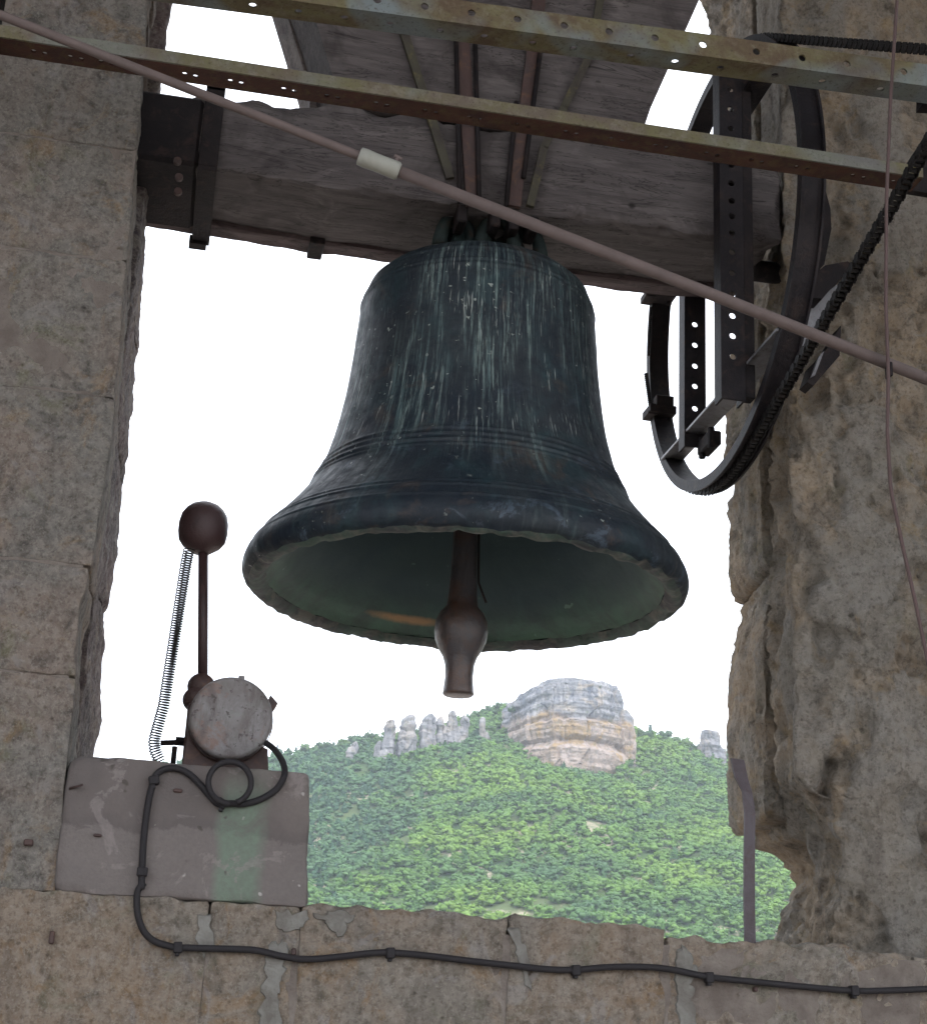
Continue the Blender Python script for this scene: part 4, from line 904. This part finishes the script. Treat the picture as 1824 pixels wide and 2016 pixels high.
# ---- drive chain round the rim and up to the motor above the frame
chain_pts = []
motor_c = np.array([1.385, 1.95, 3.66+.0]); 
lo_a = atX(1560, 722, 1.378); lo_b = atX(1824, 287, 1.378)
dirl = lo_b-lo_a; dirl /= np.linalg.norm(dirl)
# tangent point angle on the near, lower quarter
ang = atan2(dirl[1]*0-1, 0)
def on_rim(a, R=WR+.012): return np.array([WX+.002, WY+R*cos(a), WZ+R*sin(a)])
best = min((abs(((on_rim(a)-lo_b)/np.linalg.norm(on_rim(a)-lo_b))@np.array([0, cos(a), sin(a)])), a) for a in np.linspace(pi*1.05, pi*1.6, 200))
a0 = best[1]; p = on_rim(a0); start = p+(lo_b-p)*1.35
up_b = atX(1824, 97, 1.378); best2 = min((abs(((on_rim(a)-up_b)/np.linalg.norm(on_rim(a)-up_b))@np.array([0, cos(a), sin(a)])), a) for a in np.linspace(pi*.35, pi*.98, 200)); a1 = best2[1]; pu = on_rim(a1)
path = [start+(p-start)*t for t in np.linspace(0, 1, 30, endpoint=False)]+[on_rim(a) for a in np.linspace(a0, pi*2+.25, 60)]
path2 = [pu+(up_b-pu)*t for t in np.linspace(0, 1.35, 30)]+[]
path2 = [on_rim(a) for a in np.linspace(a1-.5, a1, 8, endpoint=False)]+path2
ch = thing('drive_chain', 'greasy black roller chain running from the wheel rim up to the right', 'chain', start)
def resample(P, d):
    P = np.array(P); l = np.concatenate([[0], np.cumsum(np.linalg.norm(np.diff(P, axis=0), axis=1))]); s_ = np.arange(0, l[-1], d)
    return np.stack([np.interp(s_, l, P[:, i]) for i in range(3)], 1)
gl, gr = Geo(), Geo()
for PP in (path, path2):
    Rs = resample(PP, .0159)
    for k in range(len(Rs)-1):
        a, b = Rs[k], Rs[k+1]; t = (b-a)/np.linalg.norm(b-a); nn = np.cross(np.array([1.0, 0, 0]), t); wx = .0115 if k % 2 else .009
        for s_ in (-1, 1):
            x = wx*s_; V = []
            for xx in (x-.0011, x+.0011):
                for (l_, h_) in ((-.003, .008), (.25, .0112), (.5, .009), (.75, .0112), (1.0, .008)): V.append(a+(b-a)*l_+nn*h_+np.array([xx, 0, 0]))
                for (l_, h_) in ((1.0, .008), (.75, .0112), (.5, .009), (.25, .0112), (-.003, .008)): V.append(a+(b-a)*l_-nn*h_+np.array([xx, 0, 0]))
            gl.add(V, [tuple(range(10)), tuple(range(10, 20))[::-1]]+[(i, i+10, (i+1) % 10+10, (i+1) % 10) for i in range(10)])
        gr.cyl(a-np.array([.013, 0, 0]), a+np.array([.013, 0, 0]), .0055, 6)
kind(obj('links', gl.out(), M_GREASE, ch), 'stuff'); kind(obj('rollers', gr.out(), M_GREASE, ch), 'stuff')

# ---- bearing bracket on the right pier
br = thing('bearing_bracket', 'dark iron bearing bracket fixed to the right pier behind the wheel', 'bracket', (1.50, 3.50, 3.50))
def quad_plate(pts, Y, th, mat, nm, par):
    g = Geo(); P = [atY(x, y, Y) for x, y in pts]; g.prism([(p_[0], p_[2]) for p_ in P], Y, Y+th); return obj(nm, g.out(), mat, par)
quad_plate([(1588, 585), (1600, 540), (1624, 522), (1668, 514), (1680, 522), (1640, 562), (1618, 588)], 3.40, .09, M_IRON, 'arm', br)
quad_plate([(1612, 335), (1622, 345), (1624, 372), (1634, 410), (1636, 450), (1622, 520), (1604, 540), (1604, 380)], 3.44, .035, M_IRON, 'cheek', br)
quad_plate([(1655, 640), (1652, 700), (1600, 760), (1588, 752), (1600, 715), (1625, 690)], 3.42, .05, M_IRON, 'foot', br)
quad_plate([(1622, 690), (1604, 738), (1596, 742), (1612, 700)], 3.408, .01, M_CHORD, 'worn_plate', br)
quad_plate([(1584, 596), (1600, 590), (1648, 560), (1640, 620), (1600, 690), (1560, 740), (1566, 690)], 3.455, .03, M_CHORD, 'back_plate', br)

# ================================================================== STEEL FRAME IN FRONT
def hole_x(px_list, y_at, Y): return [atY(px, y_at(px), Y)[0] for px in px_list]
def angle_bar(name, label, Yp, zc0, zc1, x0, x1, leg_v, leg_h, hv, hh, r, mv, mh, rows=1, dz=None):
    """L section: a vertical leg facing the room and a flat leg behind its lower edge"""
    L = hypot(x1-x0, zc1-zc0); an = atan2(zc1-zc0, x1-x0); t = thing(name, label, 'steel bar', (x0, Yp, zc0))
    Mx = T((x0, Yp, zc0))@Matrix.Rotation(-an, 4, 'Y')
    V, F = perforated(L, leg_v, .005, [((h-x0), leg_v*.52) for h in hv], r, Mx); obj('upright_leg', (V, F), mv, t)
    Mh = T((x0, Yp+.0055, zc0))@Matrix.Rotation(-an, 4, 'Y')@Matrix(((1, 0, 0, 0), (0, 0, 1, 0), (0, 1, 0, 0), (0, 0, 0, 1)))
    V, F = perforated(L, leg_h, .005, [((h[0] if isinstance(h, tuple) else h)-x0, leg_h*(h[1] if isinstance(h, tuple) else .5)) for h in hh], r, Mh); obj('flat_leg', (V, [tuple(f)[::-1] for f in F]), mh, t)
    return t
ytop = lambda px: 13+(px-930)*.152
hv = hole_x([470, 560, 655, 745, 838, 930, 1020, 1112, 1200, 1290, 1385, 1490, 1580, 1668, 1780], ytop, 2.9)
yb_ = lambda px: 28+(px-770)*.152
hh = hole_x([500, 590, 680, 770, 868, 955, 1050, 1130, 1243, 1330, 1420, 1527, 1620, 1735], yb_, 2.93)
fa, fb = atY(912, 46, 2.9), atY(1483, 123, 2.9); fs = (fb[2]-fa[2])/(fb[0]-fa[0])
angle_bar('perforated_angle', 'upper mossy perforated steel angle crossing above the bell', 2.9, fa[2]+fs*(-.9-fa[0]), fa[2]+fs*(2.3-fa[0]), -.9, 2.3, .058, .060, hv, hh, .0088, M_ANG_UP, M_ANG_UP)
yl = lambda px: 170+(px-600)*.15
pr = []
for px in (78, 150, 210, 375, 465, 570, 655, 752, 848, 935, 1030, 1125, 1215, 1302, 1402, 1490, 1580, 1690, 1770):
    for d in (-11, 11): pr.append((atY(px+d, yl(px), 3.03)[0], .48+.05*(d > 0)))
angle_bar('perforated_angle', 'lower rusty perforated steel angle crossing in front of the headstock', 3.0, 3.590, 3.586, -.495, 1.572, .029, .060, [], pr, .0062, M_ANG_LO, M_ANG_RED)
for j, (xa, za, zb, lab) in enumerate(((-.53, 3.50, 4.4, 'dark steel post at the far left holding the lower angle'), (1.555, 3.53, 3.62, 'dark steel plate at the right end of the lower angle'))):
    g = Geo(); g.box(xa, xa+(.045 if j == 0 else .10), 3.01+.05*j, 3.06+.03*j, za, zb, .002)
    if j: g = Geo(); P = [atY(x, y, 3.07) for x, y in ((1780, 372), (1788, 318), (1824, 262), (1900, 200), (1900, 392))]; g.prism([(q[0], q[2]) for q in P], 3.07, 3.09)
    tag(obj('frame_post' if j == 0 else 'end_plate', g.out(), M_IRON), lab, 'steel post' if j == 0 else 'steel plate')
g = Geo(); P = [atY(x, y, 2.98) for x, y in ((1816, 135), (1860, 135), (1860, 210), (1814, 208))]; g.prism([(q[0], q[2]) for q in P], 2.98, 3.01); tag(obj('frame_plate', g.out(), M_IRON), 'dark steel plate under the upper angle at the right edge', 'steel plate')

# ---- conduit with its white joint, nearer than the frame
a, b = atY(-60, 5, 2.6), atY(1900, 776, 2.6); d = (b-a)/np.linalg.norm(b-a)
pp = thing('conduit_pipe', 'thin brown pipe slanting down to the right in front of the bell', 'pipe', a)
s0 = atY(700, 325, 2.6); s0 = a+d*((s0-a)@d); s1 = s0+d*.078
sag = lambda t: np.array([0, 0, -.010*sin(pi*t)])
g = Geo(); P1 = [a+(s1-a)*t for t in np.linspace(0, 1, 12)]; g.tube(P1, .0088, 14); obj('pipe', g.out(), M_POLE, pp, smooth=True)
g = Geo(); g.tube([s1-d*.01, b], .0115, 14); obj('pipe', g.out(), M_POLE, pp, smooth=True)
g = Geo(); g.tube([s0-d*.001, s0, s0+d*.012, s0+d*.03, s1-d*.004, s1], [.0135, .0165, .0175, .0165, .0170, .0140], 18); sl_ = obj('joint_sleeve', g.out(), M_SLEEVE, pp, smooth=True)
up = np.cross(np.array([0, 1.0, 0]), d); up = up if up[2] > 0 else -up
c = s1-d*.012; g = Geo(); g.cyl(c+up*.014, c+up*.026, .0035, 8); g.box(-.008, .008, -.002, .002, 0, .007, .001, T(c+up*.024)@Matrix.Rotation(.35, 4, 'Y')); obj('wing_screw', g.out(), M_POLE, pp)

# ---- hanging cord on the right
pts = [atY(x, y, 2.575) for x, y in ((1775, -80), (1765, 0), (1752, 200), (1744, 400), (1743, 600), (1748, 740), (1746, 850), (1752, 960), (1775, 1070), (1800, 1180), (1822, 1285), (1850, 1420))]
g = Geo(); g.tube(resample(pts, .02), .0036, 7); tag(obj('pull_cord', g.out(), M_TWINE, smooth=True), 'thin brown cord hanging down across the slanting pipe', 'cord')
g = Geo(); q = atY(1751, 728, 2.585); g.box(q[0]-.003, q[0]+.003, 2.578, 2.60, q[2]-.014, q[2]+.014, .001); tag(obj('cord_clip', g.out(), M_IRON), 'small black clip where the brown cord meets the slanting pipe', 'clip')

# ================================================================== THE STRIKER
sk = thing('bell_striker', 'electric bell striker with round speckled housing and brown hammer ball', 'striker', (.14, 3.62, 2.176))
mc = atY(455, 1412, 3.50); YM = 3.50
def drum():
    g = Geo(); Rm = .0905
    g.lathe([(.002, -.002), (Rm*.3, -.0015), (Rm*.9, 0), (Rm*.965, .003), (Rm, .010), (Rm, .035), (Rm*.985, .036), (Rm*.985, .040), (Rm*1.0, .041), (Rm*.97, .14), (Rm*.8, .165), (.002, .17)], np.array([mc[0], YM, mc[2]]), 'y', 64); return g.out()
obj('housing', drum(), M_HOUSE, sk, smooth=True)
g = Geo(); g.lathe([(.0915, .037), (.0935, .038), (.0935, .055), (.0915, .056)], np.array([mc[0], YM, mc[2]]), 'y', 64, False); obj('housing_seam', g.out(), M_RUST, sk, smooth=True)
g = Geo(); q = atY(476, 1332, 3.52); g.cyl((q[0], 3.53, q[2]-.006), (q[0], 3.53, q[2]+.003), .007, 8); obj('oil_cap', g.out(), M_HOUSE, sk)
g = Geo()                                                       # cradle and feet
g.prism([(mc[0]-.100, 2.178), (mc[0]-.092, 2.215), (mc[0]-.085, 2.30), (mc[0]-.06, 2.27), (mc[0]+.06, 2.27), (mc[0]+.088, 2.26), (mc[0]+.094, 2.20), (mc[0]+.10, 2.178)], 3.55, 3.64); obj('cradle', g.out(), M_RUST, sk)
g = Geo(); g.box(mc[0]-.115, mc[0]+.125, 3.50, 3.70, 2.176, 2.186, .002); obj('base_plate', g.out(), M_RUST, sk)
ha = atY(400, 1040, 3.73); hb = atY(399, 1350, 3.73)
hm = obj('hammer_ball', Geo().lathe([(.003, -.064), (.022, -.062), (.045, -.046), (.055, -.032), (.0585, -.012), (.0585, .012), (.054, .032), (.045, .046), (.034, .056), (.018, .063), (.003, .065)], ha+np.array([0, 0, 0]), n=40).out(), M_BALL, sk, smooth=True)
g = Geo(); g.cyl(ha+(hb-ha)*.15, hb, .0118, 16); obj('hammer_rod', g.out(), M_BALL, sk, smooth=True)
g = Geo(); q = atY(396, 1352, 3.70); g.lathe([(.002, -.03), (.026, -.026), (.032, 0), (.026, .026), (.002, .03)], q, 'y', 20); q2 = atY(384, 1378, 3.70); g.lathe([(.002, -.035), (.024, -.03), (.029, 0), (.024, .03), (.002, .035)], q2, 'y', 20); obj('pivot_boss', g.out(), M_RUST, sk, smooth=True)
g = Geo(); q = atY(374, 1440, 3.66); g.box(q[0]-.011, q[0]+.02, 3.64, 3.68, 2.186, q[2]+.06, .003); obj('side_bracket', g.out(), M_RUST, sk)
g = Geo(); q = atY(540, 1388, 3.60); g.prism([(q[0]-.03, q[2]-.03), (q[0]-.012, q[2]+.018), (q[0]+.006, q[2]), (q[0]-.006, q[2]-.022)], 3.58, 3.62); obj('side_lug', g.out(), M_RUST, sk)
# return spring
ctl = [(372, 1082), (366, 1110), (352, 1200), (338, 1290), (322, 1390), (308, 1440), (303, 1460), (305, 1478), (314, 1498)]
sp_ = resample([atY(x, y, 3.70) for x, y in ctl], .0005); L0 = len(sp_)
turns = 84; ns_ = turns*12; idx = np.linspace(0, L0-1.01, ns_); cpt = np.stack([np.interp(idx, range(L0), sp_[:, i]) for i in range(3)], 1)
tg_ = np.gradient(cpt, axis=0)
k_ = 25; tg_ = np.stack([np.convolve(np.pad(tg_[:, i], k_, 'edge'), np.ones(2*k_+1)/(2*k_+1), 'valid') for i in range(3)], 1); tg_ /= np.linalg.norm(tg_, axis=1)[:, None]
n1 = np.cross(tg_, np.array([0, 1.0, 0])); n1 /= np.linalg.norm(n1, axis=1)[:, None]; n2 = np.cross(tg_, n1)
th = np.arange(ns_)*2*pi/12; hel = cpt+.0125*(np.cos(th)[:, None]*n1+np.sin(th)[:, None]*n2)
g = Geo(); g.tube(hel, .0017, 5); obj('return_spring', g.out(), M_GREASE, sk, smooth=True)
g = Geo(); q0, q1 = atY(316, 1463, 3.66), atY(372, 1461, 3.66); g.cyl(q0, q1, .0062, 8); q2 = atY(356, 1460, 3.66); g.cyl(q2-[.012, 0, 0], q2+[.014, 0, 0], .0105, 6)
q3 = atY(344, 1470, 3.64); g.cyl((q3[0], 3.64, 2.178), (q3[0], 3.64, q3[2]), .006, 8); g.cyl((q3[0], 3.64, 2.178), (q3[0], 3.64, 2.195), .016, 6); g.box(q3[0]-.025, q3[0]+.05, 3.60, 3.68, 2.176, 2.186, .001)
obj('tension_arm', g.out(), M_IRON, sk)
# cable, clips and loop
def smooth_path(pts, d=.006):
    P = np.array(pts, float); l = np.arange(len(P)); out = []
    for i in range(len(P)-1):
        p0, p1, p2, p3 = P[max(i-1, 0)], P[i], P[i+1], P[min(i+2, len(P)-1)]
        for t in np.linspace(0, 1, 10, endpoint=False): out.append(.5*((2*p1)+(-p0+p2)*t+(2*p0-5*p1+4*p2-p3)*t*t+(-p0+3*p1-3*p2+p3)*t**3))
    out.append(P[-1]); return resample(out, d)
YC = YF-.012
cab = [atY(522, 1462, 3.52), atY(540, 1476, 3.46), atY(556, 1500, 3.36)]+[atY(x, y, YC) for x, y in ((560, 1525), (545, 1553), (515, 1573), (480, 1583), (455, 1582))]
lc = (452, 1541, 42)
cab += [atY(lc[0]+lc[2]*sin(t)*1.0, lc[1]+lc[2]*cos(t), YC-.004-.010*(t > 2)) for t in np.radians([-40, -80, -120, -160]) for t in [t]][:0]
lp_ = [atY(lc[0]-lc[2]*sin(t), lc[1]+lc[2]*cos(t)*.98, YC-.013) for t in np.linspace(.0, 2*pi*.97, 22)]
g = Geo(); g.tube(smooth_path(cab+[atY(430, 1583, YC), atY(412, 1566, YC)]+[atY(x, y, YC) for x, y in ((395, 1546), (372, 1524), (348, 1513), (325, 1514), (308, 1525), (300, 1545), (292, 1580), (284, 1640), (280, 1700), (278, 1757))]), .0068, 10)
cb_ = thing('power_cable', 'black power cable looping off the striker and clipped along the wall', 'cable', atY(350, 1865, YC))
obj('upper_run', g.out(), M_CABLE, cb_, smooth=True)
g = Geo(); g.tube(smooth_path(lp_), .0062, 10); obj('spare_loop', g.out(), M_CABLE, cb_, smooth=True)
low_px = [(284, 1738), (272, 1752), (269, 1775), (272, 1805), (283, 1834), (303, 1853), (330, 1862), (352, 1866), (420, 1868), (500, 1871), (550, 1882), (600, 1889), (660, 1885), (720, 1878), (768, 1876), (840, 1882), (930, 1893), (1020, 1903), (1080, 1909), (1133, 1910), (1190, 1905), (1260, 1904), (1320, 1909), (1395, 1924), (1480, 1933), (1580, 1943), (1680, 1951), (1760, 1950), (1900, 1944)]
g = Geo(); g.tube(smooth_path([atY(x, y, YC) for x, y in low_px]), .0068, 10); obj('lower_run', g.out(), M_CABLE, cb_, smooth=True)
for (px, py, an_) in ((303, 1537, -.2), (280, 1717, 0), (436, 1582, .5), (350, 1866, 1.5), (768, 1877, 1.5), (1133, 1911, 1.5), (1395, 1925, 1.5), (1680, 1951, 1.5)):
    q = atY(px, py, YC); g = Geo(); g.box(-.0105, .0105, -.010, .012, -.0085, .0085, .002, T(q)@Matrix.Rotation(an_, 4, 'Y')); g.box(-.004, .004, -.006, .012, -.016, -.0085, .001, T(q)) 
    obj('cable_clip', g.out(), M_CABLE, cb_)
# nail, plugs and the small rusty bits in the wall
for (px, py, wv, hv, lab) in ((102, 1846, .005, .012, 'small rusty iron plug in the wall below the left pier'), (578, 1874, .0045, .007, 'small black iron plug just above the cable'), (56, 1659, .009, .006, 'rusty iron stub in the lowest block of the left pier'), (1487, 1948, .004, .005, 'tiny black plug under the cable near the bent steel strap'), (192, 1645, .008, .003, 'small rusty hole in the cement block'), (350, 1557, .009, .004, 'short rusty slot near the cable loop')):
    q = atY(px, py, YF-.006); g = Geo(); g.box(q[0]-wv, q[0]+wv, YF-.010, YF+.02, q[2]-hv, q[2]+hv, .002); tag(obj('iron_plug', g.out(), M_RUST), lab, 'plug')
g = Geo(); g.tube([atY(137, 1553, YF-.004), atY(150, 1549, YF-.014), atY(163, 1545, YF-.02)], .0025, 6); tag(obj('bent_nail', g.out(), M_RUST, smooth=True), 'thin rusty nail sticking out at the top left of the cement block', 'nail')

# ---- bent flat steel strap standing at the right
st_p = [(1458, 1491), (1462, 1530), (1470, 1560), (1475, 1600), (1474, 1700), (1474, 1780), (1476, 1872)]
P = [atY(x, y, 3.36) for x, y in st_p]; P[-1][2] = SILL-.03; V = []; F = []
for i, q in enumerate(P):
    w_ = .0165 if i < 2 else (.0125 if i == 2 else .0105); tw = .004 if i > 2 else -.004
    for dx_, dy_ in ((-w_, -.003+tw), (w_, -.003-tw), (w_, .004-tw), (-w_, .004+tw)): V.append(q+np.array([dx_, dy_+(.0 if i > 1 else .012*(2-i)), 0]))
for i in range(len(P)-1):
    for e in range(4): F.append((i*4+e, i*4+(e+1) % 4, i*4+4+(e+1) % 4, i*4+4+e))
F += [(3, 2, 1, 0), tuple(range(len(V)-4, len(V)))]
tag(obj('steel_strap', (V, F), M_STRAPG), 'bent flat steel strap standing upright on the wall beside the right pier', 'strap')

# ================================================================== AIR
g = Geo(); g.box(-1450, 2950, -1450, 2900, -60, 330)
hz = obj('haze', g.out(), None, loc=(0, 0, -60)); k = bpy.data.materials.new('air'); k.use_nodes = True; k.node_tree.nodes.clear()
pv = k.node_tree.nodes.new('ShaderNodeVolumePrincipled'); pv.inputs['Density'].default_value = .00017; pv.inputs['Color'].default_value = (.80, .88, 1.0, 1); pv.inputs['Anisotropy'].default_value = .2
oo = k.node_tree.nodes.new('ShaderNodeOutputMaterial'); k.node_tree.links.new(pv.outputs[0], oo.inputs['Volume']); hz.data.materials.append(k); kind(hz, 'stuff')
